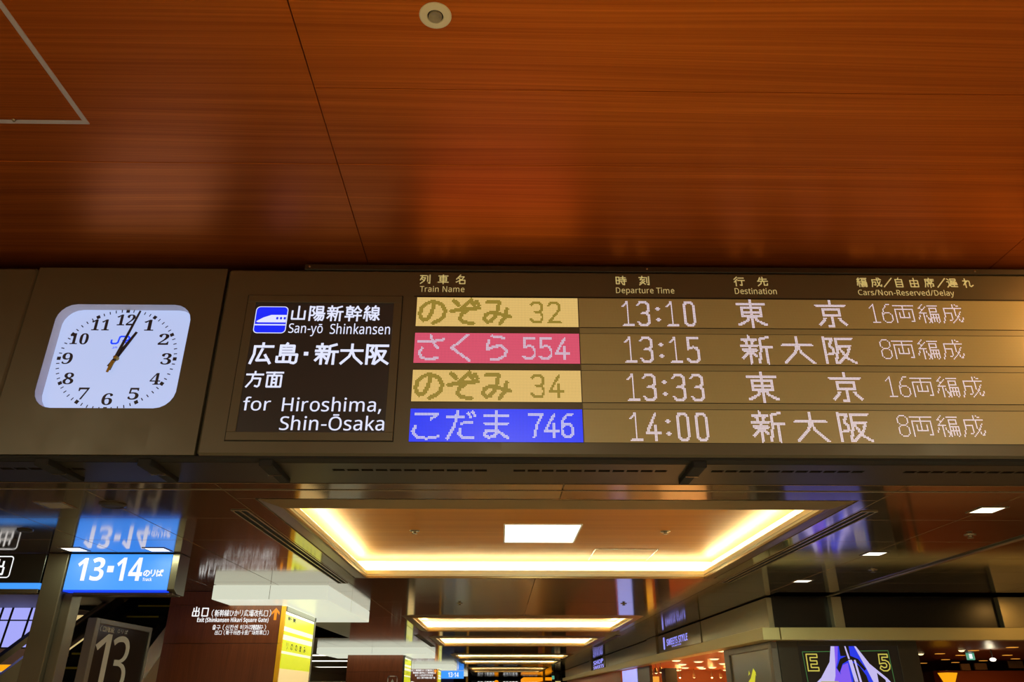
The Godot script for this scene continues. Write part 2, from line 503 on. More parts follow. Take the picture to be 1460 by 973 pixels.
func brush(st: SurfaceTool, text: String, x0: float, top: float, cw: float, ch: float, advance: float, weight: float, xf: Transform3D) -> void:
	# characters drawn in strokes: x0/top of the first cell, cell size, advance, stroke width
	var x := x0
	for c in text:
		if c != " ":
			for line in strokes(c):
				var out := PackedVector2Array()
				for p in line:
					out.append(Vector2(x + p.x * cw, top - p.y * ch))
				ribbon(st, out, weight, xf)
		x += advance


func letters(parent: Node3D, called: String, text: String, x0: float, top: float, cw: float, ch: float, advance: float, weight: float, xf: Transform3D, m: String) -> void:
	# the same, each character a part of its own
	for i in text.length():
		if text[i] != " ":
			var st := S()
			brush(st, text[i], x0 + advance * i, top, cw, ch, advance, weight, xf)
			part(parent, called, st, m)


func at_z(z: float) -> Transform3D:
	return Transform3D(Basis.IDENTITY, Vector3(0, 0, z))


# ------------------------------------------------------------------ nodes
func numbered(called: String) -> String:
	used[called] = used.get(called, -1) + 1
	return called if used[called] == 0 else "%s_%03d" % [called, used[called]]


func thing(called: String, label: String, category: String, at: Vector3, group := "", kind := "") -> Node3D:
	var o := Node3D.new()
	o.name = numbered(called)
	o.position = at
	add_child(o)
	o.set_meta("label", label)
	if kind == "":
		o.set_meta("category", category)
	else:
		o.set_meta("kind", kind)
		o.set_meta("category", category)
	if group != "":
		o.set_meta("group", group)
	return o


func place(n: Node) -> Vector3:
	var p := Vector3.ZERO
	while n != self:
		p += n.position
		n = n.get_parent()
	return p


func part(parent: Node3D, called: String, shape: Variant, m: String, label := "") -> MeshInstance3D:
	var o := MeshInstance3D.new()
	o.name = called
	o.mesh = shape.commit() if shape is SurfaceTool else shape
	o.material_override = M[m]
	o.position = -place(parent)
	parent.add_child(o, true)
	if label != "":
		o.set_meta("label", label)
	return o


func single(called: String, st: SurfaceTool, m: String, label: String, category: String, group := "", kind := "") -> MeshInstance3D:
	var o := MeshInstance3D.new()
	o.name = numbered(called)
	o.mesh = st.commit()
	o.material_override = M[m]
	add_child(o)
	o.set_meta("label", label)
	o.set_meta("category", category)
	if kind != "":
		o.set_meta("kind", kind)
	if group != "":
		o.set_meta("group", group)
	return o


func font(family: String, bold: bool) -> SystemFont:
	var key := family + str(bold)
	if not faces.has(key):
		var f := SystemFont.new()
		f.font_names = PackedStringArray([family])
		f.font_weight = 700 if bold else 400
		faces[key] = f
	return faces[key]


func latin(parent: Node3D, called: String, text: String, lo: Vector2, hi: Vector2, xf: Transform3D, m: String, family := "Droid Sans", bold := false, depth := 0.001) -> MeshInstance3D:
	# lettering fitted into the rectangle lo-hi of the frame xf
	var t := TextMesh.new()
	t.text = text
	t.font = font(family, bold)
	t.font_size = 64
	t.pixel_size = 0.01
	t.depth = 0.01
	t.curve_step = 1.0
	var bb := t.get_aabb()
	var size := hi - lo
	var sc := Vector3(size.x / bb.size.x, size.y / bb.size.y, depth / 0.01)
	var o := MeshInstance3D.new()
	o.name = called
	o.mesh = t
	o.material_override = M[m]
	var mid := (lo + hi) / 2.0
	var c := bb.get_center()
	var local := Transform3D(Basis.from_scale(sc), Vector3(mid.x - c.x * sc.x, mid.y - c.y * sc.y, 0))
	var w := xf * local
	w.origin -= place(parent)
	o.transform = w
	parent.add_child(o, true)
	return o


# ------------------------------------------------------------------ floor, walls, ceilings
func structure() -> void:
	var st := S()
	box(st, Vector3(-10, -0.2, -64), Vector3(15, 0, 10))
	single("floor", st, "stone floor", "pale polished stone floor of the concourse", "floor", "", "structure")
	for w in [
		["wall_left", Vector3(-9.4, 0, -64), Vector3(-9.2, 5.2, 10), "plaster"], ["wall_right", Vector3(14.2, 0, -64), Vector3(14.4, 5.2, 10), "plaster"],
		["wall_back", Vector3(-9.4, 0, 10), Vector3(14.4, 5.2, 10.2), "plaster"], ["wall_far", Vector3(-9.4, 0, -64.2), Vector3(14.4, 5.2, -64), "void black"],
	]:
		st = S()
		box(st, w[1], w[2])
		single(w[0], st, w[3], "plain wall closing the concourse", "wall", "", "structure")
	# wooden ceiling: veneered boards under a slab, joints open between them
	var c := thing("ceiling", "glossy reddish mahogany veneer ceiling above the departure board", "ceiling", Vector3(0, WOOD, 3), "", "structure")
	st = S()
	box(st, Vector3(-9.4, WOOD + 0.03, -3.95), Vector3(14.4, WOOD + 0.3, 10))
	part(c, "backing", st, "ceiling joint")
	var j := 0.0016
	var rows_left := [-3.62, -2.632, -1.2, 0.4, 2.8, 5.2, 7.6, 10.0]
	var rows_right := [-3.62, -2.632, -2.184, -1.2, 0.4, 2.8, 5.2, 7.6, 10.0]
	var cols := [-9.4, -6.5, -3.6, -0.71, 2.6, 5.5, 8.4, 11.3, 14.4]
	for i in cols.size() - 1:
		var rows: Array = rows_right if cols[i] > -0.8 else rows_left
		for k in rows.size() - 1:
			st = S()
			cbox(st, Vector3(cols[i] + j, WOOD, rows[k] + j), Vector3(cols[i + 1] - j, WOOD + 0.026, rows[k + 1] - j), 0.0012)
			part(c, "board", st, "mahogany veneer")
	# metal ceiling behind the board
	c = thing("ceiling", "polished brown metal panel ceiling of the passage, mirroring the signs", "ceiling", Vector3(0, CEIL, -20), "", "structure")
	st = S()
	box(st, Vector3(-9.4, CEIL + 0.26, -64), Vector3(14.4, CEIL + 0.5, -3.95))
	box(st, Vector3(-9.4, CEIL + 0.5, -4.05), Vector3(14.4, 3.96, -3.95))
	part(c, "backing", st, "ceiling joint")
	var g := 0.002
	var tile := func(x0: float, x1: float, z0: float, z1: float) -> void:
		var t := S()
		cbox(t, Vector3(x0 + g, CEIL, z1 + g), Vector3(x1 - g, CEIL + 0.02, z0 - g), 0.0015)
		part(c, "panel", t, "ceiling metal")
	# front margin, then .74 m panels on both sides, large panels between the coves
	var xs := [-9.4, -7.4, -5.4, -4.45, -3.71, -2.98, -2.25, -1.5]
	var xr := [2.15, 2.9, 3.64]
	for e in [[-9.4, -5.4], [-5.4, -1.5], [-1.5, 0.33], [0.33, 2.15], [2.15, 3.64], [3.7, 7.1]]:
		tile.call(e[0], e[1], -3.93, -4.055)
	var zs := [-4.075, -4.8, -5.55, -6.3, -7.05, -7.8, -8.55]
	for i in zs.size() - 1:
		for k in xs.size() - 1:
			tile.call(xs[k], xs[k + 1], zs[i], zs[i + 1])
		for k in xr.size() - 1:
			tile.call(xr[k], xr[k + 1], zs[i], zs[i + 1])
		tile.call(3.7, 5.4, zs[i], zs[i + 1])
		tile.call(5.4, 7.1, zs[i], zs[i + 1])
	var z := -8.55
	while z > -20.0:
		for k in range(3, xs.size() - 1):
			if xs[k] > -3.6 or z < -15.0:
				tile.call(xs[k], xs[k + 1], z, z - 1.5)
		tile.call(2.15, 3.0, z, z - 1.5)
		z -= 1.5
	tile.call(-3.71, -3.55, -8.55, -15.0)
	for e in [[-20.55, -27.0], [-27.0, -34.0], [-34.0, -42.0], [-42.0, -52.0], [-52.0, -64.0]]:
		tile.call(-9.2, -4.45, e[0], e[1])
		tile.call(-4.45, -1.5, e[0], e[1])
		tile.call(2.15, 3.0, e[0], e[1])
	tile.call(-9.2, -4.45, -15.05, -20.55)
	# between the coves
	var edges := [[-4.075, -4.27], [-7.48, -11.3], [-14.13, -15.6], [-18.63, -22.65], [-25.33, -26.75], [-29.93, -34.0], [-37.13, -38.25], [-41.23, -50.0], [-50.0, -64.0]]
	for e in edges:
		if e[0] - e[1] > 3.0 and e[0] > -20.0:
			var mid: float = e[0] - 2.1
			for q in [[e[0], mid], [mid, e[1]]]:
				tile.call(-1.5, 0.33, q[0], q[1])
				tile.call(0.33, 2.15, q[0], q[1])
		else:
			tile.call(-1.5, 0.33, e[0], e[1])
			tile.call(0.33, 2.15, e[0], e[1])
	for e in COVES:
		tile.call(-1.5, -1.39, e[0] + 0.15, e[1] - 0.15)
		tile.call(2.04, 2.15, e[0] + 0.15, e[1] - 0.15)
	# bright metal bead along the joint behind the board, and the strip on the right
	st = S()
	cbox(st, Vector3(-9.0, CEIL - 0.004, -4.07), Vector3(7.0, CEIL + 0.01, -4.058), 0.002)
	single("trim_1", st, "steel trim", "thin bright metal bead across the ceiling behind the departure board", "trim", "", "structure")
	st = S()
	cbox(st, Vector3(3.645, CEIL - 0.012, -8.9), Vector3(3.695, CEIL + 0.01, -4.06), 0.004)
	single("trim_2", st, "steel trim", "straight metal strip in the dark ceiling on the right", "trim", "", "structure")


const COVES := [[-4.42, -7.33], [-11.45, -13.98], [-15.75, -18.48], [-22.8, -25.18], [-26.9, -29.78], [-34.15, -36.98], [-38.4, -41.08]]


# ------------------------------------------------------------------ the departure board
func led_plot(dots: Dictionary, ch: String, x0: float, y0: float, w: float, h: float, r: float) -> void:
	for line in strokes(ch):
		for i in line.size() - 1:
			var a := Vector2(x0 + line[i].x * w, y0 + line[i].y * h)
			var b := Vector2(x0 + line[i + 1].x * w, y0 + line[i + 1].y * h)
			for y in range(int(minf(a.y, b.y) - 3), int(maxf(a.y, b.y) + 3)):
				for x in range(int(minf(a.x, b.x) - 3), int(maxf(a.x, b.x) + 3)):
					var p := Vector2(x + 0.5, y + 0.5)
					if Geometry2D.get_closest_point_to_segment(p, a, b).distance_to(p) < r:
						dots[Vector2i(x, y)] = true


func led_small(dots: Dictionary, ch: String, x0: int, y0: int) -> void:
	for s in SMALL[ch].split("/"):
		var n: PackedFloat64Array = s.split_floats(" ")
		for i in range(0, n.size() - 2, 2):
			var a := Vector2(n[i], n[i + 1])
			var b := Vector2(n[i + 2], n[i + 3])
			var steps := int(maxf(absf(b.x - a.x), absf(b.y - a.y)))
			for k in steps + 1:
				var p := a.lerp(b, float(k) / maxi(steps, 1)).round()
				dots[Vector2i(x0 + int(p.x), y0 + int(p.y))] = true


func led_material(key: String, w: int, dots: Dictionary, on: Color, ground: Color, face: Color, gap: float) -> void:
	# what the LED matrix shows: lit dots on the emission map, dot pattern of the module on the colour map
	var im := Image.create(w * 5, 120, false, Image.FORMAT_RGB8)
	var base := Image.create(w * 5, 120, false, Image.FORMAT_RGB8)
	im.fill(ground * gap)
	base.fill(face * 0.86)
	for y in 24:
		for x in w:
			var lit := dots.has(Vector2i(x, y))
			base.fill_rect(Rect2i(x * 5, y * 5, 4, 4), face)
			if lit or ground != Color.BLACK:
				im.fill_rect(Rect2i(x * 5, y * 5, 4, 4), on if lit else ground)
	var m := mat(key, Color.WHITE, 0.32)
	m.albedo_texture = ImageTexture.create_from_image(base)
	m.emission_enabled = true
	m.emission_texture = ImageTexture.create_from_image(im)
	m.emission_energy_multiplier = 1.0
	m.texture_repeat = false


func led_panel(parent: Node3D, called: String, x0: float, cols: int, top: float, key: String) -> MeshInstance3D:
	var st := S()
	var lo := Vector3(x0, top - 24 * PITCH, FACE - 0.01)
	var hi := Vector3(x0 + cols * PITCH, top, FACE + 0.004)
	quad(st, Vector3(lo.x, lo.y, hi.z), Vector3(hi.x, lo.y, hi.z), Vector3(hi.x, hi.y, hi.z), Vector3(lo.x, hi.y, hi.z), Vector3(0, 0, 1))
	var o := part(parent, called, st, key)
	st = S()
	box(st, lo, Vector3(hi.x, hi.y, hi.z - 0.0006))
	part(o, "module_case", st, "board dark")
	return o


func board() -> void:
	var b := thing("departure_board", "long dark bronze departure board with four rows of glowing train times", "departure board", Vector3(0, CEIL, -3.7))
	# case behind the front plates
	var st := S()
	box(st, Vector3(-4.6, CEIL + 0.02, -3.93), Vector3(4.6, 3.60, -3.60))
	box(st, Vector3(-4.6, CEIL + 0.02, -3.60), Vector3(-2.5, 3.60, FACE - 0.03))
	box(st, Vector3(-1.42, CEIL + 0.02, -3.60), Vector3(4.6, 3.60, FACE - 0.03))
	part(b, "case", st, "board dark")
	# front plates: left end, plate with the clock opening, long display plate
	st = S()
	cbox(st, Vector3(-4.6, CEIL + 0.012, FACE - 0.03), Vector3(-2.418, 3.615, FACE), 0.012)
	part(b, "front_plate", st, "board metal")
	st = S()
	cbox(st, Vector3(-1.428, CEIL + 0.012, FACE - 0.03), Vector3(4.6, 3.615, FACE), 0.012)
	part(b, "front_plate", st, "board metal")
	part(b, "clock_plate", holed_plate(Vector2(-2.410, CEIL + 0.012), Vector2(-1.436, 3.615), FACE, 0.03), "board metal")
	# header strip with a dark ledge line under it
	st = S()
	box(st, Vector3(-0.455, 3.458, FACE), Vector3(2.95, 3.4625, FACE + 0.002))
	part(b, "ledge_line", st, "slot black")
	# top rail with screws
	st = S()
	cbox(st, Vector3(-1.036, 3.612, -3.47), Vector3(4.6, 3.645, FACE + 0.006), 0.003)
	var rail := part(b, "top_rail", st, "board dark")
	for x in [-1.01, 0.76, 2.5]:
		st = S()
		lathe(st, [Vector2(0.006, 0), Vector2(0.006, 0.002), Vector2(0.004, 0.004), Vector2(0, 0.0045)], Transform3D(Basis(Vector3.RIGHT, PI / 2), Vector3(x, 3.63, FACE + 0.005)), 10)
		part(rail, "screw", st, "steel trim")
	# headings
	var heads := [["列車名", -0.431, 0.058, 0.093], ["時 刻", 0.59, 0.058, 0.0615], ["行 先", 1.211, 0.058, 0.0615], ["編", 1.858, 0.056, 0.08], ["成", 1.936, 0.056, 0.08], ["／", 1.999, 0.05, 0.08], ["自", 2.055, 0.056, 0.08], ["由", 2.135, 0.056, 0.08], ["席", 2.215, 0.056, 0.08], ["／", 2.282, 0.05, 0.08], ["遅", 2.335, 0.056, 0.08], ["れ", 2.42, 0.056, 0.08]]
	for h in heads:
		letters(b, "heading_lettering", h[0], h[1], 3.589, h[2], 0.056, h[3], 0.0062, at_z(FACE + 0.0012), "header glow")
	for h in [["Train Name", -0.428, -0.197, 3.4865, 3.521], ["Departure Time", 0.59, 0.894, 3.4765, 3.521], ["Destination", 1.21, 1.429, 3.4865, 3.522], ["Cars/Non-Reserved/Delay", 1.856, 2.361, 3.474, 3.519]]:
		latin(b, "heading_lettering", h[0], Vector2(h[1], h[3]), Vector2(h[2], h[4]), at_z(FACE + 0.0006), "header glow")
	# four LED rows
	var white := c8(236, 226, 248)
	var off := c8(178, 173, 128)
	var rows := [
		{"name": "のぞみ", "num": "32", "at": [84, 97], "time": "13:10", "dest": "東 京", "cars": "16両編成", "bg": c8(228, 190, 112), "ink": c8(122, 106, 14), "r": 1.5},
		{"name": "さくら", "num": "554", "at": [78, 90, 102], "time": "13:15", "dest": "新大阪", "cars": "8両編成", "bg": c8(222, 84, 112), "ink": c8(214, 208, 226), "r": 1.05},
		{"name": "のぞみ", "num": "34", "at": [84, 97], "time": "13:33", "dest": "東 京", "cars": "16両編成", "bg": c8(228, 190, 112), "ink": c8(122, 106, 14), "r": 1.5},
		{"name": "こだま", "num": "746", "at": [82, 93, 104], "time": "14:00", "dest": "新大阪", "cars": "8両編成", "bg": c8(28, 58, 255), "ink": c8(222, 218, 240), "r": 1.05},
	]
	for i in 4:
		var r: Dictionary = rows[i]
		var top := 3.452 - 0.2025 * i
		var dots := {}
		for k in 3:
			led_plot(dots, r.name[k], 1 + 24 * k, 1.0, 22, 22, r.r)
		for k in r.num.length():
			led_plot(dots, r.num[k], r.at[k], 3, 11, 18, 0.95)
		led_material("led name display %d" % i, 120, dots, r.ink, r.bg, c8(30, 28, 20), 0.72)
		M["led name display %d" % i].emission_energy_multiplier = 1.12
		led_panel(b, "led_name_display", -0.438, 120, top, "led name display %d" % i)
		dots = {}
		var spots := [31, 43, 53.5, 64, 77]
		for k in 5:
			led_plot(dots, r.time[k], spots[k], 2, 11, 21, 1.0)
		for k in 3:
			if r.dest[k] != " ":
				led_plot(dots, r.dest[k], 117 + 30 * k, 0.5, 24, 23, 1.05)
		var x := 236 if i % 2 == 0 else 229
		var n: String = r.cars.substr(0, r.cars.length() - 3)
		for k in n.length():
			led_small(dots, n[k], x - 9 * (n.length() - k), 3)
		for k in 3:
			led_small(dots, r.cars[n.length() + k], x + 18 * k, 3)
		if i < 3:
			st = S()
			cbox(st, Vector3(0.392, top - 0.1985, FACE - 0.004), Vector3(2.903, top - 24 * PITCH - 0.003, FACE + 0.002), 0.001)
			part(b, "row_divider", st, "row divider")
		led_material("led time display %d" % i, 365, dots, white, Color.BLACK, off, 0.0)
		led_panel(b, "led_time_display", 0.392, 365, top, "led time display %d" % i)
	# underside: two strips with real slots between them
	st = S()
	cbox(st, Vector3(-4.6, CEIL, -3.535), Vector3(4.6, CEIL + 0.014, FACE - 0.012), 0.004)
	part(b, "underside_strip", st, "slot black")  # black front strip stands in for the shadow gap under the edge
	st = S()
	box(st, Vector3(-4.6, CEIL, -3.640), Vector3(4.6, CEIL + 0.012, -3.538))
	box(st, Vector3(-4.6, CEIL, -3.80), Vector3(4.6, CEIL + 0.012, -3.676))
	var groups := [-3.75, -2.8, -0.83, 0.06, 1.04, 2.0, 3.0]
	var last := -4.6
	for g in groups:
		box(st, Vector3(last, CEIL, -3.676), Vector3(g, CEIL + 0.012, -3.640))
		for k in 10:
			var x: float = g + 0.07 * k + 0.058
			box(st, Vector3(x, CEIL, -3.676), Vector3(x + 0.012, CEIL + 0.012, -3.640))
		last = g + 0.758
	box(st, Vector3(last, CEIL, -3.676), Vector3(4.6, CEIL + 0.012, -3.640))
	part(b, "vent_strip", st, "underside metal")
	st = S()
	cbox(st, Vector3(-4.6, CEIL + 0.002, -3.925), Vector3(4.6, CEIL + 0.016, -3.804), 0.003)
	part(b, "underside_strip", st, "underside metal")
	for x in [-3.7, -2.15, -1.672, -1.105, 0.938, 2.9]:
		st = S()
		cbox(st, Vector3(x - 0.032, CEIL - 0.032, -3.64), Vector3(x + 0.032, CEIL + 0.004, -3.475), 0.004)
		var k := part(b, "latch", st, "slot black")
		st = S()
		cbox(st, Vector3(x - 0.026, CEIL - 0.024, -3.83), Vector3(x + 0.026, CEIL + 0.004, -3.645), 0.003)
		part(k, "latch_lever", st, "slot black")
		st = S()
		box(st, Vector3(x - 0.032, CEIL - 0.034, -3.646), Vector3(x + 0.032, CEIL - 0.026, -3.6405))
		part(k, "latch_edge", st, "steel trim")  # pale strip put in as the highlight on the latch


func inside_radius(dir: Vector2, half: Vector2, r: float) -> float:
	# distance from the centre to the edge of a rounded rectangle along dir
	var lo := 0.0
	var hi := 2.0
	for i in 32:
		var t := (lo + hi) / 2.0
		var q := (dir * t).abs() - half + Vector2(r, r)
		var d := q.max(Vector2.ZERO).length() + minf(maxf(q.x, q.y), 0.0) - r
		if d < 0.0:
			lo = t
		else:
			hi = t
	return lo


const CLOCK_MID := Vector2(-1.917, 3.122)
const CLOCK_HALF := Vector2(0.340, 0.281)


func clock_angles() -> Array:
	var out := []
	for k in 96:
		out.append(TAU * k / 96.0)
	return out


func holed_plate(lo: Vector2, hi: Vector2, z: float, thick: float) -> SurfaceTool:
	var st := S()
	var mid := CLOCK_MID
	var angles := clock_angles()
	for c in [lo, hi, Vector2(lo.x, hi.y), Vector2(hi.x, lo.y)]:
		angles.append(fposmod((c - mid).angle(), TAU))
	angles.sort()
	var inner := []
	var outer := []
	for a in angles:
		var d := Vector2.from_angle(a)
		inner.append(mid + d * inside_radius(d, CLOCK_HALF, 0.095))
		var t := minf((hi.x - mid.x if d.x > 0 else lo.x - mid.x) / d.x if absf(d.x) > 1e-6 else 9.0, (hi.y - mid.y if d.y > 0 else lo.y - mid.y) / d.y if absf(d.y) > 1e-6 else 9.0)
		outer.append(mid + d * t)
	var v := func(p: Vector2, zz: float) -> Vector3: return Vector3(p.x, p.y, zz)
	for i in angles.size():
		var j: int = (i + 1) % angles.size()
		if (inner[i] - inner[j]).length() < 1e-6:
			continue
		quad(st, v.call(inner[i], z), v.call(outer[i], z), v.call(outer[j], z), v.call(inner[j], z), Vector3(0, 0, 1))
		var e: Vector2 = (mid - (inner[i] + inner[j]) / 2.0).normalized()
		quad(st, v.call(inner[i], z), v.call(inner[j], z), v.call(inner[j], z - thick), v.call(inner[i], z - thick), Vector3(e.x, e.y, 0))
		quad(st, v.call(outer[i], z), v.call(outer[j], z), v.call(outer[j], z - thick), v.call(outer[i], z - thick), Vector3(-e.x, -e.y, 0))
	return st


# ------------------------------------------------------------------ the direction screen in the board
func screen() -> void:
	var s := thing("direction_screen", "black direction screen with white lettering and a blue train icon", "screen", Vector3(-0.906, 2.724, FACE))
	var st := S()
	var z := FACE + 0.001
	for e in [[Vector2(-1.306, 3.457), Vector2(-0.511, 3.461)], [Vector2(-1.306, 2.679), Vector2(-0.511, 2.683)], [Vector2(-1.306, 2.679), Vector2(-1.302, 3.461)], [Vector2(-0.515, 2.679), Vector2(-0.511, 3.461)]]:
		box(st, Vector3(e[0].x, e[0].y, FACE), Vector3(e[1].x, e[1].y, FACE + 0.0012))
	part(s, "bezel_line", st, "slot black")
	st = S()
	for e in [[Vector2(-1.302, 3.417), Vector2(-0.515, 3.457)], [Vector2(-1.302, 2.683), Vector2(-0.515, 2.724)], [Vector2(-1.302, 2.724), Vector2(-1.258, 3.417)], [Vector2(-0.556, 2.724), Vector2(-0.515, 3.417)]]:
		cbox(st, Vector3(e[0].x, e[0].y, FACE), Vector3(e[1].x, e[1].y, FACE + 0.008), 0.002)
	part(s, "bezel", st, "board metal")
	st = S()
	box(st, Vector3(-1.258, 2.724, FACE), Vector3(-0.556, 3.417, z))
	part(s, "screen_glass", st, "screen black")
	var t := at_z(z + 0.0006)
	for l in [["山陽新幹線", -1.078, 3.402, 0.083, 0.088, 0.0925, 0.0092], ["広島", -1.25, 3.188, 0.116, 0.114, 0.124, 0.0135], ["新大阪", -0.93, 3.189, 0.116, 0.114, 0.125, 0.0135], ["方面", -1.252, 3.036, 0.088, 0.086, 0.096, 0.0098]]:
		letters(s, "screen_lettering", l[0], l[1], l[2], l[3], l[4], l[5], l[6], t, "screen white")
	st = S()
	box(st, Vector3(-0.984, 3.122, z), Vector3(-0.962, 3.142, z + 0.0008))
	part(s, "screen_lettering", st, "screen white")
	var tl := at_z(z + 0.0005)
	latin(s, "screen_lettering", "San-yō", Vector2(-1.076, 3.228), Vector2(-0.905, 3.299), tl, "screen white")
	latin(s, "screen_lettering", "Shinkansen", Vector2(-0.868, 3.241), Vector2(-0.566, 3.301), tl, "screen white")
	latin(s, "screen_lettering", "for", Vector2(-1.245, 2.832), Vector2(-1.112, 2.903), tl, "screen white")
	latin(s, "screen_lettering", "Hiroshima,", Vector2(-1.056, 2.818), Vector2(-0.58, 2.903), tl, "screen white")
	latin(s, "screen_lettering", "Shin-Ōsaka", Vector2(-1.056, 2.734), Vector2(-0.56, 2.815), tl, "screen white")
	# train icon
	var lo := Vector2(-1.254, 3.243)
	var hi := Vector2(-1.09, 3.395)
	st = S()
	flat(st, rounded(lo, hi, 0.022), at_z(z + 0.0004))
	var icon := part(s, "icon_border", st, "screen white")
	st = S()
	flat(st, rounded(lo + Vector2(0.004, 0.004), hi - Vector2(0.004, 0.004), 0.019), at_z(z + 0.0008))
	part(icon, "icon_ground", st, "screen blue")
	st = S()
	var w := hi - lo
	var body := PackedVector2Array()
	for p in [[0.06, 0.42], [0.08, 0.46], [0.26, 0.58], [0.5, 0.68], [0.97, 0.68], [0.97, 0.4], [0.12, 0.4]]:
		body.append(lo + Vector2(p[0], p[1]) * w)
	flat(st, body, at_z(z + 0.0012))
	box(st, Vector3(lo.x + 0.03 * w.x, lo.y + 0.29 * w.y, z), Vector3(lo.x + 0.97 * w.x, lo.y + 0.335 * w.y, z + 0.0012))
	part(icon, "icon_train", st, "screen white")
	st = S()
	for k in 3:
		flat(st, rounded(lo + Vector2(0.66 + 0.115 * k, 0.51) * w, lo + Vector2(0.725 + 0.115 * k, 0.60) * w, 0.003), at_z(z + 0.0016))
	part(icon, "icon_windows", st, "screen blue")


func rounded(lo: Vector2, hi: Vector2, r: float, n := 5) -> PackedVector2Array:
	var out := PackedVector2Array()
	for c in [[hi.x - r, hi.y - r, 0.0], [lo.x + r, hi.y - r, PI / 2], [lo.x + r, lo.y + r, PI], [hi.x - r, lo.y + r, PI * 1.5]]:
		for k in n + 1:
			out.append(Vector2(c[0], c[1]) + Vector2.from_angle(c[2] + PI / 2 * k / n) * r)
	return out


# ------------------------------------------------------------------ the clock
func clock() -> void:
	var z := -3.515
	var k := thing("wall_clock", "white backlit wall clock with black numerals set into the dark board", "clock", Vector3(CLOCK_MID.x, CLOCK_MID.y - 0.28, z))
	var st := S()
	var angles := clock_angles()
	var ring := func(s: float) -> Array:
		var out := []
		for a in angles:
			var d := Vector2.from_angle(a)
			out.append(CLOCK_MID + d * inside_radius(d, CLOCK_HALF + Vector2(s, s), 0.095 + s))
		return out
	var a1: Array = ring.call(-0.001)
	for i in a1.size():
		var p: Vector2 = a1[i]
		var q: Vector2 = a1[(i + 1) % a1.size()]
		var e := (CLOCK_MID - (p + q) / 2.0).normalized()
		quad(st, Vector3(p.x, p.y, FACE - 0.002), Vector3(q.x, q.y, FACE - 0.002), Vector3(q.x, q.y, z), Vector3(p.x, p.y, z), Vector3(e.x, e.y, 0))
	part(k, "rim", st, "clock rim")
	st = S()
	var pts := PackedVector2Array()
	for p in ring.call(0.03):
		pts.append(p)
	flat(st, pts, at_z(z))
	part(k, "dial_light", st, "clock dial light")
	var c := Vector2(-1.935, 3.128)
	var rr := Vector2(0.289, 0.268)
	for i in 60:
		var a := PI / 2 - TAU * i / 60.0
		var d := Vector2(cos(a), sin(a))
		var m := c + d * rr
		st = S()
		var w := 0.018 if i % 5 == 0 else 0.005
		var l := 0.017 if i % 5 == 0 else 0.016
		ribbon(st, PackedVector2Array([m - d * (l - w) * 0.5, m + d * (l - w) * 0.5 + d * 0.0001]), w, at_z(z + 0.001))
		part(k, "minute_mark", st, "clock ink")
	for i in range(1, 13):
		var a := PI / 2 - TAU * i / 12.0
		var m := c + Vector2(cos(a), sin(a)) * rr * Vector2(0.855, 0.81)
		var hw := 0.047 if i >= 10 else 0.026
		latin(k, "numeral", str(i), m - Vector2(hw, 0.031), m + Vector2(hw, 0.031), at_z(z + 0.001), "clock ink", "Droid Serif", true)
	# blue logo
	st = S()
	var o := Vector2(-1.987, 3.207)
	ribbon(st, PackedVector2Array([o + Vector2(0.004, 0.022), o + Vector2(0.004, 0.010), o + Vector2(0.010, 0.004), o + Vector2(0.030, 0.004), o + Vector2(0.038, 0.010), o + Vector2(0.042, 0.040), o + Vector2(0.048, 0.044), o + Vector2(0.084, 0.044), o + Vector2(0.091, 0.038), o + Vector2(0.090, 0.026), o + Vector2(0.083, 0.021), o + Vector2(0.062, 0.021), o + Vector2(0.090, 0.002)]), 0.009, at_z(z + 0.0012))
	part(k, "logo", st, "logo blue")
	latin(k, "logo", "JR", Vector2(-1.972, 3.182), Vector2(-1.945, 3.194), at_z(z + 0.001), "logo blue")
	# hands
	st = S()
	var hour := Vector2(-1.861, 3.272)
	var minute := Vector2(-1.864, 3.390)
	prism(st, hand(c, hour, 0.055, 0.011), 0.003, at_z(z + 0.012))
	part(k, "hour_hand", st, "clock ink")
	st = S()
	prism(st, hand(c, minute, 0.07, 0.0085), 0.003, at_z(z + 0.018))
	part(k, "minute_hand", st, "clock ink")
	st = S()
	var back := (c - minute).normalized()
	prism(st, hand(c + back * 0.02, c + back * 0.085, 0.0, 0.010), 0.003, at_z(z + 0.0225))
	lathe(st, [Vector2(0.0, 0.026), Vector2(0.008, 0.024), Vector2(0.012, 0.016), Vector2(0.012, 0.0)], Transform3D(Basis(Vector3.RIGHT, PI / 2), Vector3(c.x, c.y, z)), 16)
	part(k, "hub", st, "clock brass")


func hand(c: Vector2, tip: Vector2, tail: float, w: float) -> PackedVector2Array:
	var d := (tip - c).normalized()
	var o := d.orthogonal()
	var a := c - d * tail
	return PackedVector2Array([a - o * w, tip - o * w * 0.55, tip + o * w * 0.55, a + o * w])


# ------------------------------------------------------------------ lamps and fittings of the ceilings
func frame_box(st: SurfaceTool, x0: float, x1: float, z0: float, z1: float, w: float, y0: float, y1: float, r := 0.003) -> void:
	# a rectangular frame lying flat: outside x0..x1, z0 (near) .. z1 (far), w wide
	cbox(st, Vector3(x0, y0, z0 - w), Vector3(x1, y1, z0), r)
	cbox(st, Vector3(x0, y0, z1), Vector3(x1, y1, z1 + w), r)
	cbox(st, Vector3(x0, y0, z1 + w), Vector3(x0 + w, y1, z0 - w), r)
	cbox(st, Vector3(x1 - w, y0, z1 + w), Vector3(x1, y1, z0 - w), r)


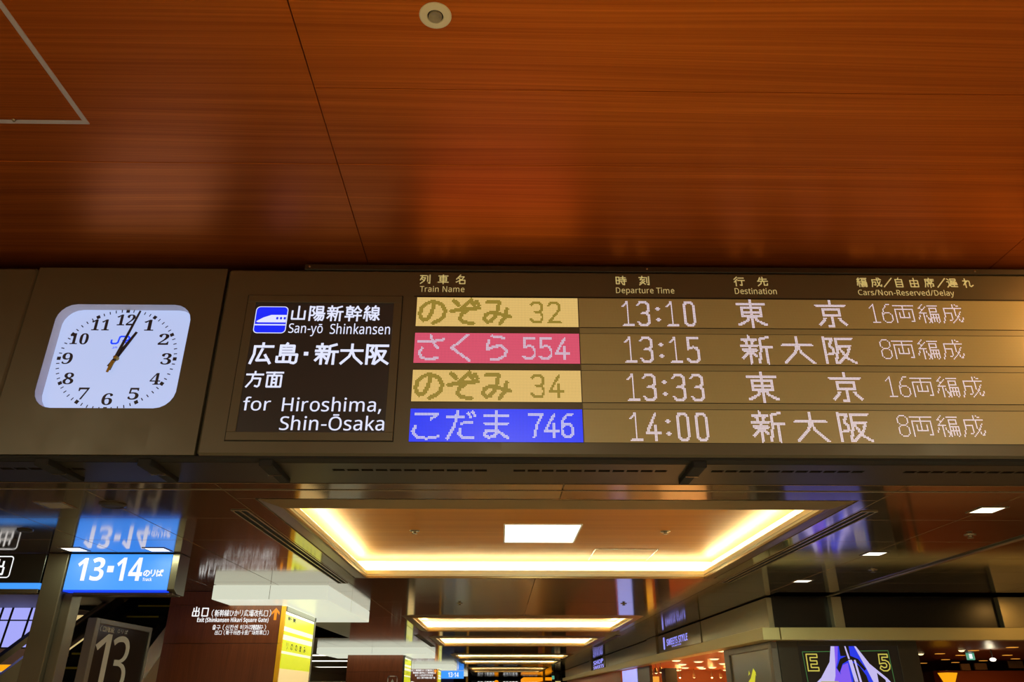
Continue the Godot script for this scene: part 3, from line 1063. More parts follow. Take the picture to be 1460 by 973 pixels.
func ceiling_fittings() -> void:
	var names := ["nearest large recessed cove of warm light, just behind the departure board", "second recessed cove of light down the passage ceiling", "third recessed cove of light down the passage ceiling", "fourth recessed cove of light down the passage ceiling", "fifth recessed cove of light down the passage ceiling", "sixth recessed cove of light down the passage ceiling", "farthest recessed cove of light down the passage ceiling"]
	for i in COVES.size():
		var z0: float = COVES[i][0]
		var z1: float = COVES[i][1]
		var x0 := -1.25
		var x1 := 1.90
		var H := 2.75
		var o := thing("cove_light", names[i], "cove light", Vector3(0.325, CEIL, (z0 + z1) / 2), "light coves along the passage ceiling")
		# bevelled bronze lip: outer edge flush with the ceiling, inner edge a little lower
		var st := S()
		var ox0 := x0 - 0.13
		var ox1 := x1 + 0.13
		var oz0 := z0 + 0.14
		var oz1 := z1 - 0.14
		var yo := CEIL
		var yi := CEIL - 0.022
		var P := func(x: float, y: float, zz: float) -> Vector3: return Vector3(x, y, zz)
		for e in [[P.call(ox0, yo, oz0), P.call(ox1, yo, oz0), P.call(x1 + 0.02, yi, z0 + 0.02), P.call(x0 - 0.02, yi, z0 + 0.02)], [P.call(ox0, yo, oz1), P.call(ox1, yo, oz1), P.call(x1 + 0.02, yi, z1 - 0.02), P.call(x0 - 0.02, yi, z1 - 0.02)], [P.call(ox0, yo, oz0), P.call(ox0, yo, oz1), P.call(x0 - 0.02, yi, z1 - 0.02), P.call(x0 - 0.02, yi, z0 + 0.02)], [P.call(ox1, yo, oz0), P.call(ox1, yo, oz1), P.call(x1 + 0.02, yi, z1 - 0.02), P.call(x1 + 0.02, yi, z0 + 0.02)]]:
			var n: Vector3 = (e[1] - e[0]).cross(e[3] - e[0]).normalized()
			quad(st, e[0], e[1], e[2], e[3], n if n.y < 0 else -n)
		frame_box(st, x0 - 0.02, x1 + 0.02, z0 + 0.02, z1 - 0.02, 0.02, yi, CEIL - 0.004, 0.002)
		part(o, "lip", st, "bronze trim")
		st = S()
		frame_box(st, x0 - 0.018, x1 + 0.018, z0 + 0.018, z1 - 0.018, 0.012, CEIL - 0.004, CEIL + 0.05, 0.002)
		part(o, "upstand", st, "cove white")
		# recess: white ledge and walls, veneer panel above
		var d := 0.12
		st = S()
		frame_box(st, x0 - d, x1 + d, z0 + d, z1 - d, d, CEIL + 0.012, CEIL + 0.022, 0.001)
		frame_box(st, x0 - d - 0.012, x1 + d + 0.012, z0 + d + 0.012, z1 - d - 0.012, 0.012, CEIL + 0.012, H, 0.001)
		part(o, "recess_wall", st, "cove white")
		st = S()
		box(st, Vector3(x0 - d - 0.01, H, z1 - d - 0.01), Vector3(x1 + d + 0.01, H + 0.02, z0 + d + 0.01))
		part(o, "recess_panel", st, "cove veneer")
		# strip lamps lying on the ledge, out of sight behind the lip
		var zc := (z0 + z1) / 2
		var runs := [[Vector3(x0 - d + 0.02, 0, z0 + 0.035), Vector3(x1 + d - 0.02, 0, z0 + 0.075)], [Vector3(x0 - d + 0.02, 0, z1 - 0.075), Vector3(x1 + d - 0.02, 0, z1 - 0.035)], [Vector3(x0 - 0.075, 0, z1 + 0.02), Vector3(x0 - 0.035, 0, z0 - 0.02)], [Vector3(x1 + 0.035, 0, z1 + 0.02), Vector3(x1 + 0.075, 0, z0 - 0.02)]]
		for r in runs:
			st = S()
			box(st, r[0] + Vector3(0, CEIL + 0.022, 0), r[1] + Vector3(0, CEIL + 0.036, 0))
			part(o, "strip_lamp", st, "strip lamp glow")
			var mid: Vector3 = (r[0] + r[1]) / 2 + Vector3(0, CEIL + 0.04, 0)
			var long := absf(r[1].x - r[0].x)
			var deep := absf(r[1].z - r[0].z)
			# the strip's light, leaning a little into the recess
			var lean := Vector3(0.325 - mid.x, 0, zc - mid.z).normalized() * 0.12
			if long > deep:
				lean.x = 0.0
				area("cove_strip_light", mid, Vector2(long, 0.05), Vector3(0, 1, 0) + lean, COVE, 1.9)
			else:
				lean.z = 0.0
				var l := Vector2(0.05, deep)
				area("cove_strip_light", mid, l, Vector3(0, 1, 0) + lean, COVE, 1.8)
		if i == 0:
			st = S()
			frame_box(st, 0.02, 0.61, -5.69, -6.44, 0.012, H - 0.006, H + 0.002, 0.001)
			var q := part(o, "lamp_frame", st, "white paint")
			st = S()
			box(st, Vector3(0.032, H - 0.004, -6.428), Vector3(0.598, H + 0.002, -5.702))
			part(q, "panel_lamp", st, "panel lamp glow")
			area("panel_lamp_light", Vector3(0.315, H - 0.012, -6.06), Vector2(0.54, 0.7), Vector3.DOWN, COVE, 3.0)
			st = S()
			frame_box(st, 0.82, 1.38, -6.75, -7.36, 0.012, H - 0.004, H + 0.002, 0.001)
			part(o, "hatch_frame", st, "steel trim")
			for x in [-0.67, 1.28]:
				sprinkler(o, Vector3(x, H, -5.96))
	# double slot air outlets beside the first coves
	for e in [[-1.62, -4.57, -7.85, "left"], [2.17, -4.55, -7.75, "right"], [-1.62, -15.2, -19.0, "far left"], [2.17, -15.2, -19.0, "far right"]]:
		var o := thing("air_outlet", "long double-slot air outlet beside the %s cove" % {"left": "nearest", "right": "nearest", "far left": "third", "far right": "third"}[e[3]] + (", left of it" if "left" in e[3] else ", right of it"), "air outlet", Vector3(e[0] + 0.05, CEIL, e[1]), "slot air outlets in the ceiling")
		var st := S()
		for x in [0.0, 0.045, 0.09]:
			cbox(st, Vector3(e[0] + x, CEIL - 0.006, e[2]), Vector3(e[0] + x + 0.012, CEIL, e[1]), 0.002)
		cbox(st, Vector3(e[0], CEIL - 0.006, e[2] - 0.012), Vector3(e[0] + 0.102, CEIL, e[2]), 0.002)
		cbox(st, Vector3(e[0], CEIL - 0.006, e[1]), Vector3(e[0] + 0.102, CEIL, e[1] + 0.012), 0.002)
		part(o, "outlet_frame", st, "steel trim")
		st = S()
		box(st, Vector3(e[0] + 0.012, CEIL - 0.001, e[2]), Vector3(e[0] + 0.045, CEIL, e[1]))
		box(st, Vector3(e[0] + 0.057, CEIL - 0.001, e[2]), Vector3(e[0] + 0.09, CEIL, e[1]))
		part(o, "slot", st, "slot black")
	# square recessed lamps
	for e in [[2.91, -4.50, "right of the departure board, nearest of the three square lamps", true], [2.935, -6.06, "second of the three square lamps in the right ceiling", true], [2.945, -7.65, "farthest of the three square lamps in the right ceiling", true], [6.2, -7.7, "beyond the right edge, near the brown wall panel", true], [-3.25, -5.95, "above the blue track sign, near the column", true], [-2.62, -5.95, "above the right end of the blue track sign", true], [-2.60, -4.45, "unlit, in the left ceiling behind the clock", false]]:
		var o := thing("square_downlight", ("square white recessed lamp, " if e[3] else "square recessed lamp, ") + e[2], "downlight", Vector3(e[0], CEIL, e[1]), "square lamps in the metal ceiling")
		var st := S()
		frame_box(st, e[0] - 0.085, e[0] + 0.085, e[1] + 0.085, e[1] - 0.085, 0.014, CEIL - 0.004, CEIL, 0.001)
		part(o, "lamp_frame", st, "steel trim")
		st = S()
		box(st, Vector3(e[0] - 0.071, CEIL - 0.002, e[1] - 0.071), Vector3(e[0] + 0.071, CEIL - 0.0005, e[1] + 0.071))
		part(o, "lamp_face", st, "downlight glow" if e[3] else "lamp off")
		if e[3]:
			area("downlight_lamp", Vector3(e[0], CEIL - 0.008, e[1]), Vector2(0.13, 0.13), Vector3.DOWN, Color(1.0, 0.74, 0.38) if e[0] > 5.0 else COVE, 1.2 if e[0] > 0 else 0.35)
	# round loudspeakers and sprinklers
	for e in [[-2.26, -4.43, 0.075, "near the unlit square lamp"], [-3.2, -5.2, 0.05, "above the black fascia at the far left"]]:
		var o := thing("ceiling_speaker", "round dark ceiling loudspeaker, " + e[3], "loudspeaker", Vector3(e[0], CEIL, e[1]), "round fittings in the left ceiling")
		var st := S()
		var xf := Transform3D(Basis(Vector3.RIGHT, PI), Vector3(e[0], CEIL, e[1]))
		lathe(st, [Vector2(e[2], 0), Vector2(e[2], 0.006), Vector2(e[2] - 0.012, 0.012), Vector2(e[2] - 0.016, 0.008)], xf, 28)
		part(o, "speaker_ring", st, "dark steel")
		st = S()
		lathe(st, [Vector2(e[2] - 0.016, 0.006), Vector2(e[2] * 0.5, 0.011), Vector2(0, 0.012)], xf, 24)
		part(o, "speaker_grille", st, "speaker grille")
	for e in [[3.25, -5.28, "right ceiling, near the metal strip"], [3.3, -6.9, "right ceiling, by the bright post"], [5.0, -6.85, "far right ceiling"], [-0.5, -9.7, "between the first two coves, left"], [1.5, -9.7, "between the first two coves, right"]]:
		var o := thing("sprinkler", "small round sprinkler head, " + e[2], "sprinkler", Vector3(e[0], CEIL, e[1]), "sprinkler heads in the metal ceiling")
		sprinkler(o, Vector3(e[0], CEIL, e[1]))
	# spot in the wooden ceiling
	var o := thing("ceiling_spot", "round pale spot fitting with a dark ring in the wooden ceiling", "spotlight", Vector3(-0.23, WOOD, -1.84))
	var xf := Transform3D(Basis(Vector3.RIGHT, PI), Vector3(-0.23, WOOD, -1.84))
	var st := S()
	lathe(st, [Vector2(0.054, 0.0), Vector2(0.054, 0.003), Vector2(0.050, 0.006), Vector2(0.028, 0.0075), Vector2(0.026, 0.004)], xf, 40)
	part(o, "flange", st, "spot ring")
	st = S()
	lathe(st, [Vector2(0.0265, 0.003), Vector2(0.0225, 0.003)], xf, 32)
	part(o, "gap_ring", st, "slot black")
	st = S()
	lathe(st, [Vector2(0.0225, 0.002), Vector2(0.0225, 0.010), Vector2(0.020, 0.011), Vector2(0.012, 0.005), Vector2(0.0, 0.003)], xf, 32)
	part(o, "lens", st, "lamp off")
	# access hatch frame in the wooden ceiling
	o = thing("access_hatch", "square ceiling access hatch with a thin metal frame", "hatch", Vector3(-1.95, WOOD, -2.1))
	st = S()
	frame_box(st, -2.25, -1.647, -1.79, -2.392, 0.020, WOOD - 0.004, WOOD + 0.001, 0.0012)
	part(o, "hatch_frame", st, "hatch frame")
	st = S()
	cbox(st, Vector3(-2.227, WOOD - 0.003, -2.369), Vector3(-1.670, WOOD + 0.001, -1.813), 0.001)
	part(o, "hatch_door", st, "mahogany veneer")
	st = S()
	lathe(st, [Vector2(0.008, 0), Vector2(0.008, 0.006), Vector2(0.005, 0.01), Vector2(0, 0.0105)], Transform3D(Basis(Vector3.RIGHT, PI), Vector3(-1.93, WOOD - 0.003, -2.366)), 14)
	part(o, "catch", st, "steel trim")


func sprinkler(parent: Node3D, at: Vector3) -> void:
	var st := S()
	lathe(st, [Vector2(0.04, 0), Vector2(0.038, 0.005), Vector2(0.016, 0.007), Vector2(0.012, 0.018), Vector2(0.022, 0.02), Vector2(0.022, 0.023), Vector2(0, 0.024)], Transform3D(Basis(Vector3.RIGHT, PI), at), 18)
	part(parent, "sprinkler_head", st, "steel trim")


# ------------------------------------------------------------------ left side: track sign, stairs, pillars
func light_box(label: String, x0: float, x1: float, z0: float, z1: float, cut: float) -> void:
	var y0 := 2.458
	var o := thing("light_box", label, "light box", Vector3((x0 + x1) / 2, y0, (z0 + z1) / 2), "white light boxes round the pillar heads")
	var st := S()
	cbox(st, Vector3(x0, y0, z1), Vector3(x1, CEIL - 0.004, z0), 0.004)
	part(o, "diffuser_lamp", st, "light box glow")
	st = S()
	box(st, Vector3(cut - 0.002, y0 + 0.003, z0 - 0.001), Vector3(cut + 0.002, CEIL - 0.006, z0 + 0.0008))
	var zc := (z0 + z1) / 2
	box(st, Vector3(x1 - 0.001, y0 + 0.003, zc - 0.002), Vector3(x1 + 0.0008, CEIL - 0.006, zc + 0.002))
	part(o, "seam", st, "lamp off")
	area("light_box_lamp", Vector3((x0 + x1) / 2, y0 - 0.004, zc), Vector2(x1 - x0, absf(z0 - z1)), Vector3.DOWN, COVE, 2.2)


func facing_right(x: float) -> Transform3D:
	# a frame on a wall that faces +x: local x runs away from the camera
	return Transform3D(Basis(Vector3(0, 0, -1), Vector3.UP, Vector3(1, 0, 0)), Vector3(x, 0, 0))


func facing_left(x: float) -> Transform3D:
	return Transform3D(Basis(Vector3(0, 0, 1), Vector3.UP, Vector3(-1, 0, 0)), Vector3(x, 0, 0))


func pillar(label: String, x0: float, x1: float, z0: float, z1: float, sign_kind: int) -> void:
	var o := thing("pillar", label, "pillar", Vector3((x0 + x1) / 2, 0, (z0 + z1) / 2), "wood-clad pillars on the left")
	var st := S()
	var open := -2.9        # left of this the pillar runs up to the ceiling, right of it the light box sits on it
	box(st, Vector3(x0 + 0.02, 0, z1), Vector3(x1 - 0.05, 2.454, z0 - 0.02))
	part(o, "core", st, "dark steel")
	# veneer panels on the front with an open joint between them
	for e in [[0.0, 1.1], [1.1, 2.078], [2.078, 2.458]]:
		st = S()
		cbox(st, Vector3(x0, e[0] + 0.002, z0 - 0.02), Vector3(x1 - 0.045, e[1] - 0.002, z0), 0.002)

		part(o, "veneer_panel", st, "pillar veneer")
	if sign_kind == 1:
		st = S()
		box(st, Vector3(x0, 2.457, z1), Vector3(open, CEIL - 0.003, z0))
		single("wall_bulkhead", st, "pillar veneer", "wooden bulkhead between the nearest pillar and the ceiling", "wall", "", "structure")
	st = S()
	for e in [[0.0, 2.078], [2.078, 2.452]]:
		cbox(st, Vector3(x1 - 0.043, e[0] + 0.002, z0 - 0.03), Vector3(x1, e[1] - 0.001, z0 + 0.004), 0.002)
	part(o, "corner_strip", st, "orange paint" if sign_kind != 2 else "dark steel")
	# lit display on the side that faces the passage
	st = S()
	cbox(st, Vector3(x1 - 0.05, 0, z1), Vector3(x1 + 0.012, 2.45, z1 + 0.06), 0.003)
	cbox(st, Vector3(x1 - 0.05, 2.40, z1), Vector3(x1 + 0.012, 2.452, z0 - 0.03), 0.003)
	part(o, "display_frame", st, "frame grey")
	var bands := [[2.40, 2.372, "white display light"], [2.372, 2.25, "lime display light"], [2.25, 2.205, "white display light"], [2.205, 2.17, "lime display light"], [2.17, 2.12, "white display light"], [2.12, 2.01, "lime display light"], [2.01, 1.985, "white display light"], [1.985, 1.84, "lime display light"], [1.84, 1.3, "peach display light"]]
	for b in bands:
		st = S()
		box(st, Vector3(x1 - 0.03, b[1], z1 + 0.06), Vector3(x1 + 0.004, b[0], z0 - 0.03))
		part(o, "display_band", st, b[2])
	st = S()
	var f := facing_right(x1 + 0.005)
	for k in 5:
		brush(st, "りはのまみ"[k] if STROKES.has("りはのまみ"[k]) else "の", -z0 + 0.16 + 0.2 * k, 2.10, 0.1, 0.07, 0.1, 0.012, f)
	brush(st, "新東", -z0 + 0.12, 2.36, 0.16, 0.05, 0.2, 0.008, f)
	part(o, "display_lettering", st, "clock ink")
	if sign_kind == 1:
		st = S()
		var t := at_z(z0 + 0.0012)
		brush(st, "出口", -3.272, 2.44, 0.082, 0.098, 0.096, 0.0115, t)
		part(o, "sign_lettering", st, "white sign light")
		st = S()
		brush(st, "(新幹線ひかり広場改札口)", -3.085, 2.412, 0.05, 0.068, 0.0518, 0.0054, t)
		part(o, "sign_lettering", st, "white sign light")
		latin(o, "sign_lettering", "Exit (Shinkansen Hikari Square Gate)", Vector2(-3.205, 2.275), Vector2(-2.455, 2.335), t, "white sign light", "Droid Sans", true)
		st = S()
		brush(st, "출구(신칸센", -3.035, 2.262, 0.042, 0.05, 0.046, 0.0046, t)
		brush(st, "히카리광장", -2.745, 2.262, 0.042, 0.05, 0.045, 0.0046, t)
		brush(st, "개찰구)", -2.50 - 0.13, 2.262, 0.042, 0.05, 0.045, 0.0046, t)
		part(o, "sign_lettering", st, "white sign light")
		st = S()
		brush(st, "出口(新干线西卡里广场剪票口)", -3.0, 2.208, 0.037, 0.045, 0.0388, 0.0038, t)
		part(o, "sign_lettering", st, "white sign light")
		st = S()
		prism(st, PackedVector2Array([Vector2(-2.402, 2.31), Vector2(-2.402, 2.39), Vector2(-2.43, 2.36), Vector2(-2.43, 2.388), Vector2(-2.388, 2.432), Vector2(-2.346, 2.388), Vector2(-2.346, 2.36), Vector2(-2.374, 2.39), Vector2(-2.374, 2.31)]), 0.001, t)
		part(o, "sign_arrow", st, "orange sign glow")
	elif sign_kind == 2:
		st = S()
		var lo := Vector2(-2.68, 1.75)
		var hi := Vector2(-2.46, 1.985)
		var ring := rounded(lo, hi, 0.04)
		ring.append(ring[0])
		ribbon(st, ring, 0.02, at_z(z0 + 0.0015))
		flat(st, PackedVector2Array([Vector2(-2.655, 1.75), Vector2(-2.61, 1.85), Vector2(-2.57, 1.93), Vector2(-2.53, 1.85), Vector2(-2.485, 1.75), Vector2(-2.55, 1.84), Vector2(-2.59, 1.84)]), at_z(z0 + 0.0015))
		part(o, "icon", st, "silver lettering")
	else:
		var t := at_z(z0 + 0.002)
		for k in 4:
			st = S()
			brush(st, ["出口(新幹線ひかり広場改札口", "新幹線広場改札口(新幹線出口", "출구(신칸센히카리광장", "出口(新干线西卡里广场"][k], -3.36 + 0.08 * k, 2.44 - 0.085 * k, 0.058, 0.065, 0.062, 0.008, t)
			part(o, "sign_lettering", st, "white sign light")
		st = S()
		lathe(st, [Vector2(0.0, 0.02), Vector2(0.15, 0.02), Vector2(0.15, 0.0)], Transform3D(Basis(Vector3.RIGHT, PI / 2), Vector3(-3.3, 1.88, z0)), 24)
		part(o, "round_sign", st, "white sign light")
		st = S()
		prism(st, PackedVector2Array([Vector2(-2.47, 2.30), Vector2(-2.47, 2.37), Vector2(-2.52, 2.37), Vector2(-2.44, 2.445), Vector2(-2.36, 2.37), Vector2(-2.41, 2.37), Vector2(-2.41, 2.30)]), 0.001, t)
		part(o, "sign_arrow", st, "orange sign glow")


func left_side() -> void:
	var z := -6.12
	# blue track sign
	var o := thing("track_sign", "bright blue illuminated track sign reading 13·14 in white", "sign", Vector3(-2.96, 2.31, z))
	var st := S()
	cbox(st, Vector3(-3.36, 2.318, z - 0.2), Vector3(-2.562, CEIL - 0.004, z - 0.004), 0.004)
	part(o, "case", st, "dark steel")
	st = S()
	cbox(st, Vector3(-3.358, 2.325, z - 0.006), Vector3(-2.566, CEIL - 0.008, z), 0.002)
	part(o, "sign_face_light", st, "blue sign light")
	area("track_sign_lamp", Vector3(-2.962, 2.46, z + 0.006), Vector2(0.78, 0.26), Vector3(0, 0, 1), Color(0.1, 0.45, 1.0), 0.03)
	st = S()
	cbox(st, Vector3(-3.358, 2.313, z - 0.10), Vector3(-2.566, 2.324, z + 0.001), 0.002)
	part(o, "lower_edge_light", st, "blue edge light")
	st = S()
	cbox(st, Vector3(-3.29, 2.292, z - 0.19), Vector3(-2.53, 2.309, z - 0.03), 0.002)
	part(o, "lower_rail", st, "column steel")
	st = S()
	prism(st, PackedVector2Array([Vector2(0.06, 2.30), Vector2(0.20, 2.30), Vector2(0.20, CEIL - 0.004), Vector2(-0.01, CEIL - 0.004), Vector2(-0.01, 2.33)]), 0.05, facing_right(-2.508) * Transform3D(Basis.IDENTITY, Vector3(-z, 0, 0)))
	part(o, "end_cap", st, "column steel")
	var t := at_z(z + 0.0012)
	latin(o, "sign_lettering", "13", Vector2(-3.286, 2.392), Vector2(-3.075, 2.566), t, "white sign light", "Droid Sans", true)
	latin(o, "sign_lettering", "14", Vector2(-2.985, 2.392), Vector2(-2.778, 2.566), t, "white sign light", "Droid Sans", true)
	st = S()
	box(st, Vector3(-3.052, 2.455, z), Vector3(-3.004, 2.503, z + 0.002))
	part(o, "sign_lettering", st, "white sign light")
	letters(o, "sign_lettering", "のりば", -2.768, 2.474, 0.05, 0.05, 0.05, 0.0095, at_z(z + 0.002), "white sign light")
	latin(o, "sign_lettering", "Track", Vector2(-2.766, 2.39), Vector2(-2.694, 2.416), t, "white sign light", "Droid Sans", true)
	# column
	o = thing("column", "dark metal column left of the blue track sign", "column", Vector3(-3.44, 0, z - 0.1))
	st = S()
	cbox(st, Vector3(-3.53, 0, z - 0.17), Vector3(-3.372, CEIL - 0.002, z + 0.005), 0.004)
	part(o, "shaft", st, "column steel")
	st = S()
	cbox(st, Vector3(-3.372, 0, z - 0.19), Vector3(-3.30, 2.305, z - 0.05), 0.003)
	part(o, "side_cover", st, "column steel")
	# black fascia with blue strip at the far left
	o = thing("fascia_sign", "black fascia sign with a thin blue light strip at the left edge", "sign", Vector3(-5.2, 2.3, z - 0.05))
	st = S()
	cbox(st, Vector3(-6.9, 2.375, z - 0.1), Vector3(-3.545, CEIL - 0.004, z), 0.003)
	part(o, "sign_panel", st, "black panel")
	st = S()
	cbox(st, Vector3(-6.9, 2.332, z - 0.09), Vector3(-3.545, 2.374, z + 0.004), 0.002)
	part(o, "strip_light", st, "blue sign light")
	st = S()
	cbox(st, Vector3(-6.9, 2.300, z - 0.1), Vector3(-3.545, 2.330, z + 0.006), 0.002)
	part(o, "lower_rail", st, "column steel")
	st = S()
	var ring := rounded(Vector2(-4.12, 2.415), Vector2(-3.795, 2.572), 0.02)
	ring.append(ring[0])
	ribbon(st, ring, 0.008, at_z(z + 0.0012))
	part(o, "sign_border", st, "white sign light")
	letters(o, "sign_lettering", "出", -3.96, 2.55, 0.12, 0.12, 0.1, 0.014, at_z(z + 0.0012), "white sign light")
	# stairwell shell
	st = S()
	box(st, Vector3(-9.2, 0, -15.0), Vector3(-3.55, 5.2, -14.8))
	single("wall_stairs", st, "cream tile", "cream tiled wall behind the stairs", "wall", "", "structure")
	st = S()
	box(st, Vector3(-9.2, 4.9, -14.8), Vector3(-3.55, 5.2, -8.62))
	box(st, Vector3(-9.2, 2.62, -8.62), Vector3(-3.6, 5.2, -8.56))
	box(st, Vector3(-3.6, 2.62, -14.8), Vector3(-3.55, 5.2, -8.56))
	single("ceiling_stairs", st, "void black", "black ceiling over the stairwell", "ceiling", "", "structure")
	st = S()
	bar(st, Vector3(-9.2, 3.52, -12.7), Vector3(-6.2, 3.18, -12.7), 0.1, 0.85)
	single("trim_3", st, "void black", "black soffit beam above the lit panel behind the stairs", "trim", "", "structure")
	# stairs with yellow nosings
	o = thing("staircase", "dark staircase with yellow step edges rising behind the number sign", "stairs", Vector3(-5.4, 0, -7))
	for k in 17:
		st = S()
		var y := 0.173 * (k + 1)
		var zz := -7.1 - 0.30 * k
		cbox(st, Vector3(-5.42, y - 0.19, zz - 0.32), Vector3(-4.75, y, zz), 0.004)
		var s := part(o, "step", st, "void black")
		st = S()
		box(st, Vector3(-5.40, y - 0.026, zz), Vector3(-4.78, y - 0.004, zz + 0.003))
		part(s, "nosing", st, "yellow nosing")
	# escalators and handrails rising away
	for e in [["escalator", "escalator with a broad steel balustrade left of the number sign", [[Vector3(-5.5, 1.70, -9.94), Vector3(-5.5, 2.65, -11.94), 0.10, 0.17, "balustrade", "brushed steel"], [Vector3(-6.0, 2.35, -11.2), Vector3(-6.0, 3.35, -13.2), 0.06, 0.06, "handrail", "brushed steel"], [Vector3(-5.62, 1.93, -10.0), Vector3(-5.62, 2.85, -11.95), 0.03, 0.22, "side_panel", "column steel"]]],
			["escalator", "escalator with a black handrail at the far left behind the column", [[Vector3(-7.2, 1.6, -11.1), Vector3(-7.2, 2.64, -12.94), 0.08, 0.10, "handrail", "rail rubber"], [Vector3(-7.22, 1.53, -11.12), Vector3(-7.22, 2.57, -12.96), 0.03, 0.025, "rail_trim", "brushed steel"], [Vector3(-7.3, 1.1, -11.1), Vector3(-7.3, 2.1, -12.94), 0.05, 0.3, "side_panel", "dark steel"]]],
			["stair_handrail", "black and steel handrails along the dark staircase", [[Vector3(-5.1, 2.27, -10.95), Vector3(-5.1, 3.2, -12.75), 0.05, 0.06, "handrail", "rail rubber"], [Vector3(-4.7, 2.14, -10.7), Vector3(-4.7, 2.9, -12.0), 0.05, 0.05, "handrail", "brushed steel"], [Vector3(-4.6, 1.6, -10.2), Vector3(-4.6, 2.5, -11.4), 0.08, 0.3, "balustrade", "brushed steel"]]]]:
		o = thing(e[0], e[1], "escalator" if e[0] == "escalator" else "handrail", Vector3(e[2][0][0].x, 0, -11))
		for r in e[2]:
			st = S()
			bar(st, r[0], r[1], r[2], r[3])
			part(o, r[4], st, r[5])
		st = S()
		bar(st, Vector3(e[2][0][0].x, 0, e[2][0][0].z), e[2][0][0], 0.08, 0.08)
		part(o, "newel", st, "brushed steel")
	st = S()
	bar(st, Vector3(-5.35, 2.38, -10.87), Vector3(-5.35, 3.3, -12.85), 0.25, 0.1)
	single("trim_4", st, "dark steel", "sloping grey beam under the dark stairwell ceiling", "trim", "", "structure")
	# lit screens and posters on the wall behind
	o = thing("lit_poster", "pale lavender lit panel at the left edge behind the black handrail", "poster", Vector3(-7.75, 2.3, -13.0))
	st = S()
	cbox(st, Vector3(-8.6, 2.27, -13.05), Vector3(-7.42, 3.1, -13.0), 0.004)
	part(o, "poster_light", st, "lavender screen glow")
	st = S()
	for x in [-8.06, -7.90, -7.60]:
		bar(st, Vector3(x, 2.27, -12.998), Vector3(x + 0.07, 3.1, -12.998), 0.004, 0.035)
	box(st, Vector3(-8.6, 2.66, -13.0), Vector3(-7.42, 2.68, -12.997))
	box(st, Vector3(-8.6, 2.25, -13.06), Vector3(-7.40, 2.27, -12.99))
	part(o, "poster_line", st, "frame grey")
	o = thing("lit_poster", "yellow banner with blue ring pattern at the lower left edge", "poster", Vector3(-7.7, 1.6, -13.1))
	st = S()
	cbox(st, Vector3(-8.6, 1.62, -13.15), Vector3(-7.30, 2.02, -13.1), 0.004)
	part(o, "poster_light", st, "lampshade glow")
	st = S()
	box(st, Vector3(-8.6, 1.62, -13.1), Vector3(-7.30, 1.93, -13.097))
	part(o, "poster_light", st, "peach display light")
	st = S()
	for k in 5:
		var ring2 := PackedVector2Array()
		for q in 15:
			ring2.append(Vector2(-7.86 + 0.11 * k, 1.83) + Vector2.from_angle(TAU * q / 14.0) * (0.06 if k % 2 else 0.075))
		ribbon(st, ring2, 0.014, at_z(-13.095))
	part(o, "poster_pattern", st, "poster blue glow")
	o = thing("lit_poster", "cream and yellow patterned poster seen between column and number sign", "poster", Vector3(-6.95, 2.2, -13.0))
	st = S()
	cbox(st, Vector3(-7.15, 1.6, -13.05), Vector3(-6.6, 2.75, -13.0), 0.004)
	part(o, "poster_light", st, "peach display light")
	st = S()
	for k in 30:
		var cx := -7.10 + 0.075 * (k % 3)
		var cy := 2.18 + 0.055 * (k / 3)
		var ring3 := PackedVector2Array()
		for q in 9:
			ring3.append(Vector2(cx, cy) + Vector2.from_angle(TAU * q / 8.0) * 0.028)
		ribbon(st, ring3, 0.012, at_z(-12.997))
	part(o, "poster_pattern", st, "lampshade glow")
	area("stair_wall_lamp", Vector3(-7.6, 2.6, -12.95), Vector2(1.0, 0.8), Vector3(0, 0, 1), Color(0.62, 0.63, 0.95), 0.2)
	o = thing("stair_lamp", "added unseen long lamp on the stairwell ceiling, lighting the escalators", "lamp", Vector3(-6.0, 4.9, -11.0))  # unseen lamp, added to brighten the dark stairwell
	st = S()
	cbox(st, Vector3(-6.1, 4.85, -13.0), Vector3(-5.9, 4.895, -9.4), 0.004)
	part(o, "lamp_glow", st, "panel lamp glow")
	area("stair_lamp_light", Vector3(-6.0, 4.84, -11.2), Vector2(0.18, 3.4), Vector3.DOWN, WARM, 3.0)
	# number sign 13
	o = thing("number_sign", "black framed sign with a large grey 13 beside the stairs", "sign", Vector3(-3.53, 0, -7.55))
	st = S()
	cbox(st, Vector3(-3.56, 0, -7.06), Vector3(-3.48, 2.2, -6.99), 0.004)
	cbox(st, Vector3(-3.56, 0, -8.14), Vector3(-3.48, 2.2, -8.10), 0.004)
	cbox(st, Vector3(-3.56, 2.155, -8.10), Vector3(-3.48, 2.2, -7.06), 0.004)
	part(o, "sign_frame", st, "sign frame")
	st = S()
	box(st, Vector3(-3.55, 0.1, -8.10), Vector3(-3.495, 2.155, -7.06))
	part(o, "sign_panel", st, "black panel")
	var f := facing_right(-3.494)
	latin(o, "sign_lettering", "1", Vector2(7.09, 1.60), Vector2(7.36, 2.085), f, "silver lettering")
	latin(o, "sign_lettering", "3", Vector2(7.40, 1.60), Vector2(7.76, 2.085), f, "silver lettering")
	st = S()
	brush(st, "(口階段", 7.075, 2.143, 0.07, 0.042, 0.075, 0.007, facing_right(-3.4935))
	brush(st, "のりば", 7.43, 2.14, 0.06, 0.035, 0.075, 0.006, facing_right(-3.4935))
	part(o, "sign_lettering", st, "silver lettering")
	# pillars and their light boxes
	pillar("nearest wood-clad pillar with white exit lettering and an orange edge", -3.523, -2.287, -8.55, -9.97, 1)
	pillar("second wood-clad pillar with a small outlined icon and a lime display", -3.68, -2.30, -19.85, -21.3, 2)
	pillar("third wood-clad pillar far down the passage with white lettering", -3.44, -2.33, -31.15, -32.6, 3)
	light_box("large white glowing light box above the exit lettering", -2.892, -1.74, -8.0, -10.67, -2.32)
